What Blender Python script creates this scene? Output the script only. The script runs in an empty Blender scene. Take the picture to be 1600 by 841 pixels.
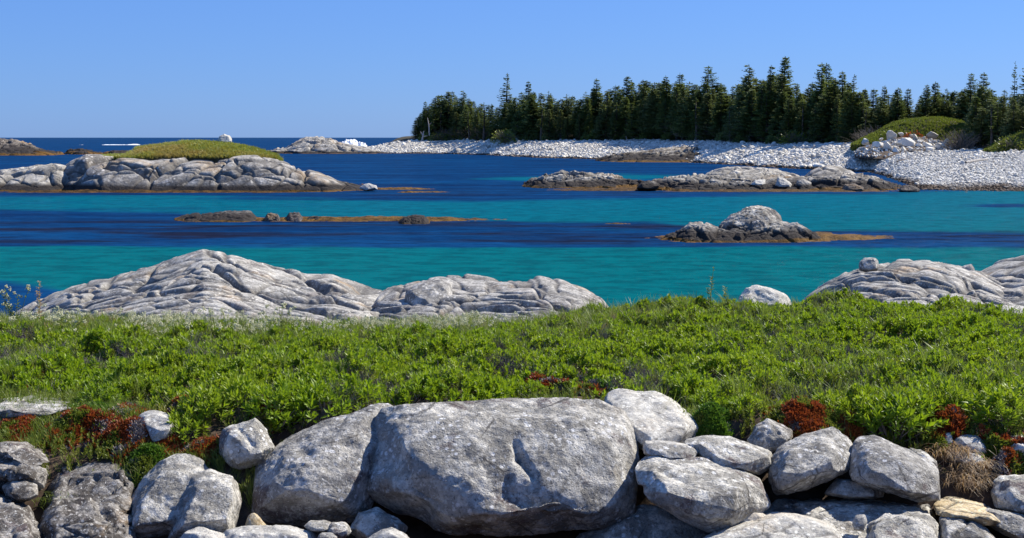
import bpy, bmesh, math, random
import numpy as np
from mathutils import Vector, Euler

# ------------------------------------------------------------------ camera, sky, sun
F = 2000.0                       # focal length in photo pixels (photo 1600 x 841)
CAM_H = 4.0
PITCH = math.atan((420.5 - 215.0) / F)
scene = bpy.context.scene
cam_d = bpy.data.cameras.new("camera")
cam = bpy.data.objects.new("camera", cam_d)
scene.collection.objects.link(cam)
cam_d.sensor_width = 36.0
cam_d.lens = 36.0 * F / 1600.0
cam_d.clip_start = 0.1
cam_d.clip_end = 60000.0
cam.location = (0, 0, CAM_H)
cam.rotation_euler = (math.pi / 2 - PITCH, 0, 0)
scene.camera = cam

SUN = Vector((0.64, 0.40, 0.70)).normalized()     # towards the sun
SUN_EL = math.asin(SUN.z)
SUN_AZ = math.atan2(SUN.x, SUN.y)                 # clockwise from +Y
world = bpy.data.worlds.new("World")
scene.world = world
world.use_nodes = True
wn = world.node_tree.nodes
wl = world.node_tree.links
wn.clear()
sky = wn.new("ShaderNodeTexSky")
sky.sky_type = 'NISHITA'
sky.sun_disc = False
sky.sun_elevation = SUN_EL
sky.sun_rotation = SUN_AZ
sky.altitude = 0.0
sky.air_density = 1.0
sky.dust_density = 0.2
sky.ozone_density = 4.0
SKY_TINT = (0.62, 0.87, 1.42)
tint = wn.new("ShaderNodeMix")
tint.data_type = 'RGBA'
tint.blend_type = 'MULTIPLY'
tint.inputs[0].default_value = 1.0
tint.inputs[7].default_value = (*SKY_TINT, 1)
bg = wn.new("ShaderNodeBackground")
bg.inputs[1].default_value = 0.050
wo = wn.new("ShaderNodeOutputWorld")
wl.new(sky.outputs[0], tint.inputs[6])
blue = wn.new("ShaderNodeMix")
blue.data_type = 'RGBA'
blue.inputs[0].default_value = 0.44
blue.inputs[7].default_value = (1.85, 4.5, 11.6, 1)
wl.new(tint.outputs[2], blue.inputs[6])
wl.new(blue.outputs[2], bg.inputs[0])
wl.new(bg.outputs[0], wo.inputs[0])

sun_d = bpy.data.lights.new("sun", 'SUN')
sun_d.energy = 5.0
sun_d.angle = math.radians(0.53)
sun_d.color = (1.0, 0.945, 0.84)
sun = bpy.data.objects.new("sun", sun_d)
scene.collection.objects.link(sun)
sun.rotation_euler = SUN.to_track_quat('Z', 'Y').to_euler()

vs = scene.view_settings
vs.view_transform = 'Standard'
vs.look = 'None'
vs.exposure = 0.78
vs.gamma = 1.0
scene.cycles.max_bounces = 6
scene.cycles.diffuse_bounces = 3
scene.cycles.glossy_bounces = 2
scene.cycles.transmission_bounces = 3
scene.cycles.use_denoising = True

# ------------------------------------------------------------------ projection helpers
CP, SP = math.cos(PITCH), math.sin(PITCH)


def ray(px, py):
    u = (np.asarray(px, float) - 800.0) / F
    v = -(np.asarray(py, float) - 420.5) / F
    return u, CP + v * SP, -SP + v * CP


def at(px, py, Y):
    """world point seen at photo pixel (px, py), at world distance y = Y"""
    a, b, c = ray(px, py)
    t = Y / b
    return np.stack(np.broadcast_arrays(a * t, Y + 0 * t, CAM_H + c * t), -1)


def on_z(px, py, z=0.0):
    a, b, c = ray(px, py)
    t = (z - CAM_H) / c
    return np.stack(np.broadcast_arrays(a * t, b * t, z + 0 * t), -1)


def proj(P):
    x, y, z = P[..., 0], P[..., 1], P[..., 2] - CAM_H
    d = y * CP - z * SP
    up = y * SP + z * CP
    return 800 + F * x / d, 420.5 - F * up / d


def dist_of_row(py, z=0.0):
    return float(on_z(800, py, z)[1])


# ------------------------------------------------------------------ numpy noise
def _h(ix, iy, iz, s=0):
    with np.errstate(over='ignore'):
        n = (ix.astype(np.int64) * 374761393 + iy.astype(np.int64) * 668265263 + iz.astype(np.int64) * 2147483647 + s * 974711) & 0xFFFFFFFF
        n = ((n ^ (n >> 13)) * 1274126177) & 0xFFFFFFFF
        n = ((n ^ (n >> 16)) * 2246822519) & 0xFFFFFFFF
        n = n ^ (n >> 15)
    return (n & 0xFFFFFF) / float(0xFFFFFF)


def vnoise(P, s=0):
    i = np.floor(P).astype(np.int64)
    f = P - i
    f = f * f * f * (f * (f * 6 - 15) + 10)
    r = 0
    for dx in (0, 1):
        wx = f[:, 0] if dx else 1 - f[:, 0]
        for dy in (0, 1):
            wy = f[:, 1] if dy else 1 - f[:, 1]
            for dz in (0, 1):
                wz = f[:, 2] if dz else 1 - f[:, 2]
                r = r + wx * wy * wz * _h(i[:, 0] + dx, i[:, 1] + dy, i[:, 2] + dz, s)
    return r * 2 - 1


def fbm(P, octv=4, s=0, gain=0.5):
    a, r, k = 1.0, 0, 0
    Q = np.array(P, float)
    for o in range(octv):
        r = r + a * vnoise(Q + 17.3 * o, s + o)
        k += a
        a *= gain
        Q = Q * 2.03
    return r / k


def ridged(P, octv=4, s=0):
    a, r, k = 1.0, 0, 0
    Q = np.array(P, float)
    for o in range(octv):
        r = r + a * (1 - np.abs(vnoise(Q + 9.1 * o, s + o)) * 2)
        k += a
        a *= 0.5
        Q = Q * 2.1
    return r / k


def worley(P, s=0, tilt=False):
    """F1, F2 - F1, random of nearest cell"""
    i = np.floor(P).astype(np.int64)
    F1 = np.full(len(P), 9.0)
    F2 = np.full(len(P), 9.0)
    C = np.zeros(len(P))
    OF = np.zeros((len(P), 3))
    for dx in (-1, 0, 1):
        for dy in (-1, 0, 1):
            for dz in (-1, 0, 1):
                j = i + np.array([dx, dy, dz])
                q = np.stack([j[:, 0] + _h(j[:, 0], j[:, 1], j[:, 2], s + 1), j[:, 1] + _h(j[:, 0], j[:, 1], j[:, 2], s + 2),
                              j[:, 2] + _h(j[:, 0], j[:, 1], j[:, 2], s + 3)], -1)
                d = np.linalg.norm(P - q, axis=1)
                c = _h(j[:, 0], j[:, 1], j[:, 2], s + 4)
                near = d < F1
                F2 = np.where(near, F1, np.minimum(F2, d))
                C = np.where(near, c, C)
                OF[near] = (P - q)[near]
                F1 = np.where(near, d, F1)
    if tilt:
        r = np.random.RandomState(7).rand(4096, 2) * 2 - 1
        k = (C * 4095).astype(int)
        return F1, F2 - F1, C, OF[:, 0] * r[k, 0] + OF[:, 1] * r[k, 1]
    return F1, F2 - F1, C


def xyz(x, y, z=0.0):
    return np.stack(np.broadcast_arrays(np.asarray(x, float), np.asarray(y, float), np.asarray(z, float)), -1).reshape(-1, 3)


def sstep(a, b, x):
    t = np.clip((x - a) / (b - a), 0, 1)
    return t * t * (3 - 2 * t)


# ------------------------------------------------------------------ mesh helpers
COL = scene.collection


def np_mesh(name, V, Fc, mat=None, smooth=True):
    """Fc: (n,3) or (n,4) int array, or a list of both"""
    me = bpy.data.meshes.new(name)
    fl = Fc if isinstance(Fc, list) else [Fc]
    fl = [np.asarray(f, np.int32) for f in fl if len(f)]
    V = np.asarray(V, np.float32)
    me.vertices.add(len(V))
    me.vertices.foreach_set("co", V.ravel())
    nl = sum(f.size for f in fl)
    npoly = sum(len(f) for f in fl)
    me.loops.add(nl)
    me.loops.foreach_set("vertex_index", np.concatenate([f.ravel() for f in fl]))
    me.polygons.add(npoly)
    tot = np.concatenate([np.full(len(f), f.shape[1], np.int32) for f in fl])
    st = np.concatenate([[0], np.cumsum(tot)[:-1]]).astype(np.int32)
    me.polygons.foreach_set("loop_start", st)
    me.update(calc_edges=True)
    me.polygons.foreach_set("use_smooth", np.full(npoly, smooth, bool))
    if mat:
        for m in (mat if isinstance(mat, (list, tuple)) else [mat]):
            me.materials.append(m)
    me.update()
    return me


def grid_faces(nr, nc):
    a = np.arange(nr * nc).reshape(nr, nc)
    return np.stack([a[:-1, :-1], a[:-1, 1:], a[1:, 1:], a[1:, :-1]], -1).reshape(-1, 4)


def link(name, data, loc=(0, 0, 0), parent=None):
    o = bpy.data.objects.new(name, data)
    COL.objects.link(o)
    o.location = loc
    if parent:
        o.parent = parent
    return o


def tag(o, label=None, cat=None, group=None, kind=None):
    if label: o["label"] = label
    if cat: o["category"] = cat
    if group: o["group"] = group
    if kind: o["kind"] = kind
    return o


def centre_link(name, V, Fc, mat, smooth=True):
    V = np.asarray(V, float)
    c = np.array([(V[:, 0].min() + V[:, 0].max()) / 2, (V[:, 1].min() + V[:, 1].max()) / 2, V[:, 2].min()])
    return link(name, np_mesh(name, V - c, Fc, mat, smooth), tuple(c))


# ------------------------------------------------------------------ material helpers
class NT:
    def __init__(self, name):
        self.m = bpy.data.materials.new(name)
        self.m.use_nodes = True
        self.t = self.m.node_tree
        self.t.nodes.clear()
        self.out = self.t.nodes.new("ShaderNodeOutputMaterial")

    def n(self, typ, **kw):
        nd = self.t.nodes.new(typ)
        for k, v in kw.items():
            setattr(nd, k, v)
        return nd

    def put(self, sock, v):
        if hasattr(v, "is_output"):
            self.t.links.new(v, sock)
        elif isinstance(v, (tuple, list)):
            sock.default_value = (*v, 1) if len(v) == 3 and len(sock.default_value) == 4 else v
        else:
            sock.default_value = v

    def pos(self):
        return self.n("ShaderNodeNewGeometry").outputs["Position"]

    def objc(self):
        return self.n("ShaderNodeTexCoord").outputs["Object"]

    def mapv(self, v, scale=(1, 1, 1), rot=(0, 0, 0), loc=(0, 0, 0)):
        m = self.n("ShaderNodeMapping")
        self.put(m.inputs[0], v)
        m.inputs[1].default_value = loc
        m.inputs[2].default_value = rot
        m.inputs[3].default_value = scale
        return m.outputs[0]

    def noise(self, v, scale, detail=4, rough=0.55, dist=0.0):
        nd = self.n("ShaderNodeTexNoise")
        self.put(nd.inputs["Vector"], v)
        nd.inputs["Scale"].default_value = scale
        nd.inputs["Detail"].default_value = detail
        nd.inputs["Roughness"].default_value = rough
        nd.inputs["Distortion"].default_value = dist
        return nd.outputs[0]

    def voro(self, v, scale, feature='F1', out=0, rand=1.0):
        nd = self.n("ShaderNodeTexVoronoi", feature=feature)
        self.put(nd.inputs["Vector"], v)
        nd.inputs["Scale"].default_value = scale
        nd.inputs["Randomness"].default_value = rand
        return nd.outputs[out]

    def ramp(self, v, lo, hi, a=0.0, b=1.0):
        nd = self.n("ShaderNodeMapRange")
        nd.interpolation_type = 'SMOOTHSTEP'
        self.put(nd.inputs[0], v)
        nd.inputs[1].default_value = lo
        nd.inputs[2].default_value = hi
        nd.inputs[3].default_value = a
        nd.inputs[4].default_value = b
        return nd.outputs[0]

    def mix(self, f, a, b, mode='MIX'):
        nd = self.n("ShaderNodeMix", data_type='RGBA', blend_type=mode)
        self.put(nd.inputs[0], f)
        self.put(nd.inputs[6], a)
        self.put(nd.inputs[7], b)
        return nd.outputs[2]

    def math(self, op, a, b=0.0):
        nd = self.n("ShaderNodeMath", operation=op)
        self.put(nd.inputs[0], a)
        self.put(nd.inputs[1], b)
        return nd.outputs[0]

    def sepz(self, v, i=2):
        nd = self.n("ShaderNodeSeparateXYZ")
        self.put(nd.inputs[0], v)
        return nd.outputs[i]

    def attr(self, name, typ='GEOMETRY', out="Fac"):
        nd = self.n("ShaderNodeAttribute", attribute_type=typ, attribute_name=name)
        return nd.outputs[out]

    def rnd(self):
        return self.n("ShaderNodeObjectInfo").outputs["Random"]

    def bump(self, h, strength, dist, normal=None):
        nd = self.n("ShaderNodeBump")
        nd.inputs["Strength"].default_value = strength
        nd.inputs["Distance"].default_value = dist
        self.put(nd.inputs["Height"], h)
        if normal is not None:
            self.put(nd.inputs["Normal"], normal)
        return nd.outputs[0]

    def bsdf(self, col, rough=0.9, normal=None, spec=0.3, **kw):
        nd = self.n("ShaderNodeBsdfPrincipled")
        self.put(nd.inputs["Base Color"], col)
        self.put(nd.inputs["Roughness"], rough)
        self.put(nd.inputs["Specular IOR Level"], spec)
        if normal is not None:
            self.put(nd.inputs["Normal"], normal)
        for k, v in kw.items():
            self.put(nd.inputs[k], v)
        return nd.outputs[0]

    def done(self, sh):
        self.t.links.new(sh, self.out.inputs[0])
        return self.m


def rock_material(name, dark, mid, light, sc=1.0, orange=0.0, brown=0.0, tide=None, band=False, bump=1.0, speck=1.0, crackatt=True):
    """granite: mottled grey, pale lichen blotches, dark specks, orange lichen, tide staining by height"""
    k = NT(name)
    p = k.pos()
    big = k.noise(p, 1.1 * sc, 5, 0.6)
    med = k.noise(p, 5.5 * sc, 6, 0.65, 0.3)
    c = k.mix(k.ramp(big, 0.35, 0.65), dark, mid)
    c = k.mix(k.ramp(med, 0.44, 0.60), c, light)
    mot = k.noise(k.mapv(p, loc=(9, 4, 6)), 17.0 * sc, 5, 0.75)
    c = k.mix(k.ramp(mot, 0.44, 0.60, 0.42, 0), c, dark)
    if band:
        st = k.noise(k.mapv(p, (0.6, 0.6, 7.0), (0.25, -0.3, 0)), 2.2 * sc, 4, 0.6)
        c = k.mix(k.ramp(st, 0.52, 0.70, 0, 0.5), c, tuple(x * 0.55 for x in dark))
    # pale crusty lichen
    ln = k.noise(p, 3.0 * sc, 3, 0.5)
    lv = k.voro(p, 16 * sc)
    lm = k.math('MULTIPLY', k.ramp(ln, 0.46, 0.60), k.ramp(k.math('ADD', lv, k.math('MULTIPLY', k.noise(p, 30 * sc, 3, 0.7), 0.25)), 0.46, 0.34))
    c = k.mix(k.math('MULTIPLY', lm, 0.9), c, tuple(min(0.8, x * 1.35) for x in light))
    # brown-grey leathery lichen patches
    if brown:
        bm = k.ramp(k.noise(k.mapv(p, loc=(5.1, 2.2, 1.7)), 1.9 * sc, 6, 0.72), 0.565, 0.645, 0, brown)
        c = k.mix(bm, c, (0.13, 0.10, 0.10))
    if orange:
        om = k.ramp(k.noise(k.mapv(p, loc=(1.3, 8.2, 3.7)), 1.1 * sc, 5, 0.65), 0.55, 0.70, 0, orange)
        c = k.mix(om, c, (0.50, 0.30, 0.11))
    c = k.mix(1.0, c, k.mix(k.rnd(), (0.80, 0.79, 0.79), (1.10, 1.08, 1.03)), 'MULTIPLY')
    # mineral specks
    sp = k.noise(p, 46 * sc, 3, 0.8)
    c = k.mix(k.ramp(sp, 0.53, 0.68, 0, 0.75 * speck), c, tuple(x * 0.30 for x in dark))
    sp2 = k.noise(k.mapv(p, loc=(3, 3, 3)), 30 * sc, 3, 0.8)
    c = k.mix(k.ramp(sp2, 0.56, 0.68, 0, 0.8 * speck), c, (0.62, 0.61, 0.58))
    if crackatt:
        ck = k.attr("crack")
        c = k.mix(k.math('MULTIPLY', ck, 0.85), c, (0.05, 0.045, 0.042))
    if tide:
        z = k.sepz(p)
        wob = k.noise(p, 0.9 * sc, 4, 0.6)
        zz = k.math('ADD', z, k.math('MULTIPLY', k.math('SUBTRACT', wob, 0.5), tide[1]))
        c = k.mix(k.ramp(zz, tide[0] * 1.7, tide[0] * 0.8), c, (0.035, 0.029, 0.026))
        c = k.mix(k.ramp(zz, tide[0] * 0.32, tide[0] * 0.10), c, (0.12, 0.062, 0.014))
    jt = k.voro(k.mapv(p, (1, 1, 1.7), (0.5, 0.3, 0)), 1.7 * sc, 'DISTANCE_TO_EDGE')
    jw = k.math('MULTIPLY', k.ramp(k.math('ADD', jt, k.math('MULTIPLY', k.math('SUBTRACT', k.noise(p, 4 * sc, 5, 0.7), 0.5), 0.10)), 0.012, 0.0), k.ramp(k.noise(k.mapv(p, loc=(2, 7, 5)), 0.9 * sc, 2, 0.5), 0.50, 0.56))
    c = k.mix(k.math('MULTIPLY', jw, 0.7), c, (0.05, 0.045, 0.042))
    h1 = k.noise(p, 9 * sc, 7, 0.7)
    h2 = k.noise(p, 60 * sc, 3, 0.7)
    pit = k.ramp(k.voro(p, 22 * sc), 0.0, 0.28)
    hh = k.math('ADD', k.math('MULTIPLY', h1, 0.7), k.math('ADD', k.math('MULTIPLY', h2, 0.16), k.math('MULTIPLY', pit, 0.10)))
    nrm = k.bump(hh, 0.9 * bump, 0.045 / sc)
    return k.done(k.bsdf(c, 0.92, nrm, 0.15))


M = {}
M['granite'] = rock_material("granite", (0.20, 0.190, 0.173), (0.43, 0.412, 0.375), (0.69, 0.665, 0.61), 1.0, orange=0.12, brown=0.85, bump=1.7)
M['granite_dark'] = rock_material("granite_dark", (0.085, 0.075, 0.066), (0.19, 0.17, 0.15), (0.40, 0.375, 0.34), 1.3, orange=0.35, brown=0.9, bump=1.3)
M['granite_pale'] = rock_material("granite_pale", (0.32, 0.307, 0.282), (0.47, 0.452, 0.415), (0.62, 0.60, 0.55), 1.4, orange=0.15)
M['granite_tan'] = rock_material("granite_tan", (0.42, 0.32, 0.18), (0.55, 0.44, 0.28), (0.66, 0.57, 0.40), 1.4, orange=0.5)
M['outcrop'] = rock_material("outcrop_granite", (0.19, 0.18, 0.168), (0.35, 0.336, 0.312), (0.54, 0.52, 0.485), 0.8, orange=0.4, brown=0.5, band=True, bump=1.0)
M['island'] = rock_material("island_granite", (0.20, 0.186, 0.168), (0.38, 0.357, 0.32), (0.56, 0.53, 0.48), 0.16, orange=0.45, tide=(0.42, 0.6), band=True, speck=0.5)
M['reef'] = rock_material("reef_granite", (0.12, 0.108, 0.095), (0.28, 0.26, 0.23), (0.52, 0.49, 0.44), 0.16, orange=0.3, tide=(0.50, 1.3), band=True, speck=0.5)
M['islet'] = rock_material("islet_granite", (0.12, 0.11, 0.10), (0.27, 0.252, 0.23), (0.52, 0.495, 0.45), 0.35, orange=0.4, tide=(0.36, 0.6), band=True, speck=0.6)
M['wet'] = rock_material("wet_rock", (0.05, 0.042, 0.038), (0.085, 0.07, 0.06), (0.17, 0.14, 0.12), 0.4, orange=0.4, speck=0.4, crackatt=False)


def simple(name, a, b, sc=2.0, rough=0.9, spec=0.2, bs=0.6, bd=0.02, det=5):
    k = NT(name)
    p = k.pos()
    c = k.mix(k.ramp(k.noise(p, sc, det, 0.65), 0.35, 0.65), a, b)
    return k.done(k.bsdf(c, rough, k.bump(k.noise(p, sc * 6, 4, 0.7), bs, bd), spec))


M['soil'] = simple("peaty_soil", (0.035, 0.022, 0.015), (0.11, 0.075, 0.05), 3.0)
M['forest_floor'] = simple("forest_floor", (0.03, 0.028, 0.014), (0.075, 0.06, 0.03), 0.6, bd=0.1)
M['bark'] = simple("spruce_bark", (0.06, 0.05, 0.042), (0.14, 0.12, 0.10), 3.0)
M['deadwood'] = simple("weathered_wood", (0.27, 0.24, 0.21), (0.48, 0.45, 0.41), 6.0)
M['foam'] = simple("sea_foam", (0.72, 0.76, 0.80), (0.82, 0.84, 0.86), 0.5, 0.8)
M['seaweed'] = simple("seaweed", (0.05, 0.026, 0.008), (0.19, 0.10, 0.022), 1.6, 0.7, 0.08, 1.0, 0.10, 7)


def stone_mat(name, tide):
    k = NT(name)
    p = k.pos()
    r = k.rnd()
    c = k.mix(k.ramp(r, 0.0, 0.45), (0.33, 0.305, 0.26), (0.62, 0.58, 0.50))
    c = k.mix(k.ramp(r, 0.5, 1.0), c, (0.86, 0.81, 0.70))
    c = k.mix(k.ramp(k.noise(p, 0.22, 3, 0.6), 0.45, 0.72, 0, 0.45), c, (0.38, 0.345, 0.31))
    c = k.mix(k.ramp(k.noise(p, 3.5, 4, 0.7), 0.5, 0.7, 0, 0.35), c, (0.30, 0.27, 0.24))
    z = k.math('ADD', k.sepz(p), k.math('MULTIPLY', k.math('SUBTRACT', k.noise(p, 0.15, 4, 0.6), 0.5), 1.0))
    c = k.mix(k.ramp(z, tide, tide * 0.3), c, (0.085, 0.055, 0.035))
    return k.done(k.bsdf(c, 0.85, k.bump(k.noise(p, 5, 4, 0.7), 0.5, 0.05), 0.25))


M['weed_dark'] = simple("dark_seaweed", (0.035, 0.02, 0.008), (0.12, 0.062, 0.016), 1.6, 0.7, 0.08, 1.0, 0.10, 7)
M['ledge'] = rock_material("ledge_rock", (0.10, 0.085, 0.07), (0.22, 0.19, 0.155), (0.52, 0.48, 0.42), 0.16, orange=0.4, tide=(1.15, 3.0), band=True, speck=0.5)
M['ridge'] = rock_material("wet_ridge_rock", (0.06, 0.05, 0.045), (0.14, 0.11, 0.09), (0.34, 0.30, 0.26), 0.12, orange=0.5, tide=(1.6, 3.0), band=True, speck=0.5)
M['cobble'] = stone_mat("beach_cobble", 0.45)


def leaf_mat(name, a, b, c3, trans=0.4, patch=0.45, brown=(0.16, 0.10, 0.05), bamt=0.12, rough=0.5):
    k = NT(name)
    p = k.pos()
    r = k.rnd()
    c = k.mix(r, a, b)
    c = k.mix(k.ramp(k.noise(p, patch, 4, 0.6), 0.42, 0.62), c, c3)
    c = k.mix(k.ramp(k.noise(k.mapv(p, loc=(4, 9, 2)), 14.0, 2, 0.6), 0.62, 0.74, 0, bamt * 4), c, brown)
    d = k.bsdf(c, rough, None, 0.35)
    tr = k.n("ShaderNodeBsdfTranslucent")
    k.put(tr.inputs[0], k.mix(0.5, c, (c3[0] * 1.7, c3[1] * 1.6, c3[2])))
    mx = k.n("ShaderNodeMixShader")
    mx.inputs[0].default_value = trans
    k.t.links.new(d, mx.inputs[1])
    k.t.links.new(tr.outputs[0], mx.inputs[2])
    return k.done(mx.outputs[0])


M['leaf'] = leaf_mat("bayberry_leaf", (0.11, 0.19, 0.010), (0.31, 0.375, 0.022), (0.19, 0.285, 0.012), 0.38, patch=0.8)
M['leaf_dark'] = leaf_mat("small_leaf", (0.09, 0.125, 0.018), (0.22, 0.225, 0.035), (0.14, 0.18, 0.022), 0.3, patch=0.9, bamt=.2)
M['grassblade'] = leaf_mat("grass_blade", (0.12, 0.17, 0.03), (0.24, 0.27, 0.07), (0.15, 0.21, 0.03), 0.35, brown=(0.34, 0.27, 0.16), bamt=0.2)
M['island_grass'] = leaf_mat("island_grass", (0.13, 0.22, 0.02), (0.22, 0.31, 0.035), (0.30, 0.23, 0.075), 0.35, patch=0.10, brown=(0.34, 0.20, 0.10))
M['drygrass'] = leaf_mat("dry_grass", (0.30, 0.21, 0.12), (0.44, 0.33, 0.20), (0.36, 0.25, 0.15), 0.3, brown=(0.2, 0.13, 0.08))
M['redmat'] = leaf_mat("rust_red_heath", (0.20, 0.032, 0.012), (0.34, 0.075, 0.022), (0.27, 0.075, 0.02), 0.25, patch=2.5, brown=(0.09, 0.03, 0.02))
M['greenmat'] = leaf_mat("moss_green_heath", (0.07, 0.15, 0.015), (0.13, 0.23, 0.02), (0.09, 0.18, 0.02), 0.25, patch=2.0)
M['twig'] = simple("grey_twig", (0.15, 0.12, 0.11), (0.33, 0.29, 0.27), 9.0)
M['flower'] = simple("cream_flower", (0.55, 0.53, 0.28), (0.72, 0.70, 0.48), 30.0)
M['stem'] = simple("green_stem", (0.10, 0.14, 0.04), (0.16, 0.20, 0.06), 9.0)


def needle_mat(name, a, b, c3):
    k = NT(name)
    p = k.pos()
    c = k.mix(k.ramp(k.noise(p, 0.55, 4, 0.65), 0.35, 0.65), a, b)
    c = k.mix(k.ramp(k.rnd(), 0.0, 1.0, 0.0, 0.6), c, c3)
    d = k.bsdf(c, 0.7, None, 0.25)
    tr = k.n("ShaderNodeBsdfTranslucent")
    k.put(tr.inputs[0], c)
    mx = k.n("ShaderNodeMixShader")
    mx.inputs[0].default_value = 0.30
    k.t.links.new(d, mx.inputs[1])
    k.t.links.new(tr.outputs[0], mx.inputs[2])
    return k.done(mx.outputs[0])


M['needle'] = needle_mat("spruce_needles", (0.070, 0.110, 0.028), (0.190, 0.235, 0.048), (0.155, 0.175, 0.065))
M['deadneedle'] = needle_mat("dead_twigs", (0.13, 0.11, 0.095), (0.24, 0.20, 0.17), (0.17, 0.15, 0.12))


def water_material():
    k = NT("sea_water")
    p = k.pos()
    depth = k.attr("shallow")
    near = k.attr("near")
    kelp = k.attr("kelp")
    n1 = k.noise(k.mapv(p, (0.05, 0.14, 1)), 1.0, 8, 0.68)
    dd = k.math('ADD', depth, k.math('MULTIPLY', k.math('SUBTRACT', n1, 0.5), 2.1))
    f = k.ramp(dd, 0.22, 0.80)
    teal = k.mix(near, (0.000, 0.092, 0.138), (0.000, 0.096, 0.110))
    deep = k.mix(k.ramp(k.noise(k.mapv(p, (0.06, 0.20, 1), loc=(7, 3, 0)), 1.0, 6, 0.7), 0.35, 0.65), (0.001, 0.019, 0.072), (0.002, 0.043, 0.132))
    deep = k.mix(k.math('MULTIPLY', kelp, k.ramp(k.noise(k.mapv(p, (0.10, 0.35, 1)), 1.0, 6, 0.7), 0.45, 0.62)), deep, (0.008, 0.010, 0.026))
    c = k.mix(f, deep, teal)
    # small wavelets, long crests across the wind
    w1 = k.noise(k.mapv(p, (1.0, 1.9, 1), (0, 0, 0.25)), 1.7, 5, 0.62)
    w2 = k.noise(k.mapv(p, (1.0, 1.6, 1), (0, 0, -0.4)), 0.42, 4, 0.6)
    wave_shade = k.noise(k.mapv(p, (0.9, 1.5, 1), (0, 0, 0.1)), 0.8, 4, 0.75)
    c = k.mix(k.ramp(wave_shade, 0.42, 0.62, 0, 0.8), c, k.mix(1.0, c, (0.50, 0.56, 0.62), 'MULTIPLY'))  # ripple shading painted into the water colour as darker flecks
    hh = k.math('ADD', k.math('MULTIPLY', w1, 0.32), k.math('MULTIPLY', w2, 0.8))
    nrm = k.bump(hh, 1.0, 0.55)
    df = k.n("ShaderNodeBsdfDiffuse")
    k.put(df.inputs[0], c)
    k.put(df.inputs["Normal"], k.bump(hh, 0.35, 0.3))
    gl = k.n("ShaderNodeBsdfGlossy")
    gl.inputs["Roughness"].default_value = 0.18
    k.put(gl.inputs["Normal"], nrm)
    fr = k.n("ShaderNodeFresnel")
    fr.inputs[0].default_value = 1.33
    k.put(fr.inputs["Normal"], nrm)
    mx = k.n("ShaderNodeMixShader")
    k.put(mx.inputs[0], k.math('MULTIPLY', fr.outputs[0], 0.14))
    k.t.links.new(df.outputs[0], mx.inputs[1])
    k.t.links.new(gl.outputs[0], mx.inputs[2])
    return k.done(mx.outputs[0])


M['water'] = water_material()

# ------------------------------------------------------------------ water
def build_water():
    d1 = np.geomspace(14, 420, 420)
    d2 = np.geomspace(430, 40000, 60)
    Y = np.concatenate([[-60, 0, 8], d1, d2])
    U = np.concatenate([[-12, -6, -3, -1.6], np.linspace(-0.8, 0.8, 230), [1.6, 3, 6, 12]])   # x / max(y,30)
    YY, UU = np.meshgrid(Y, U, indexing='ij')
    XX = UU * np.maximum(YY, 30)
    V = xyz(XX.ravel(), YY.ravel(), 0.0)
    px, py = proj(np.where(V[:, 1:2] > 5, V, np.array([0, 5.0, 0])))
    px = np.clip(px, -1500, 3200)
    # wobble of the bands, in metres on the water
    wob = fbm(xyz(V[:, 0] * 0.05, V[:, 1] * 0.03), 4, 5)
    py2 = py + wob * 6.5 * (py - 215) / 100

    def edge(xs, ys):
        return np.interp(px, xs, ys)
    ut = edge([-400, 0, 250, 600, 1000, 1340, 2200], [303, 304, 307, 310, 306, 296, 294])
    ub = edge([-400, 0, 200, 400, 600, 820, 1000, 1100, 1270, 1600, 2400], [326, 331, 334, 339, 344, 348, 347, 353, 363, 369, 372])
    lt = edge([-400, 0, 300, 500, 1000, 1300, 2200], [387, 387, 391, 388, 388, 388, 388])
    up = sstep(-5, 9, py2 - ut) * (1 - sstep(-10, 6, py2 - ub))
    up *= edge([-400, 0, 150, 500, 1200, 1600], [0.62, 0.66, 0.72, 0.86, 1, 1])
    lo = sstep(-4, 6, py2 - lt) * (1 - 0.9 * sstep(-15, 25, py2 - edge([-400, 0, 90, 200, 500], [432, 438, 455, 500, 900])))
    s1 = np.exp(-((px - 1000) / 130) ** 2) * np.exp(-((py2 - 276) / 5.0) ** 2) * 0.9
    s2 = np.exp(-((px - 820) / 90) ** 2) * np.exp(-((py2 - 281) / 3.0) ** 2) * 0.8
    s3 = np.exp(-((px - 1570) / 70) ** 2) * np.exp(-((py2 - 323) / 3.0) ** 2) * 0.9
    sh = np.clip(up - s3, 0, 1) + lo + s1 + s2
    me = np_mesh("sea_water", V, grid_faces(len(Y), len(U)), M['water'])
    a = me.attributes.new("shallow", 'FLOAT', 'POINT')
    a.data.foreach_set("value", np.clip(sh, 0, 1).astype(np.float32))
    a = me.attributes.new("near", 'FLOAT', 'POINT')
    a.data.foreach_set("value", sstep(300, 420, py).astype(np.float32))
    a = me.attributes.new("kelp", 'FLOAT', 'POINT')
    kk = sstep(340, 352, py2) * (1 - sstep(378, 390, py2)) + 0.6 * sstep(285, 300, py2) * (1 - sstep(300, 312, py2))
    a.data.foreach_set("value", np.clip(kk, 0, 1).astype(np.float32))
    tag(link("sea_water", me), "blue and turquoise sea water of the cove", None, kind='structure')


build_water()

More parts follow.
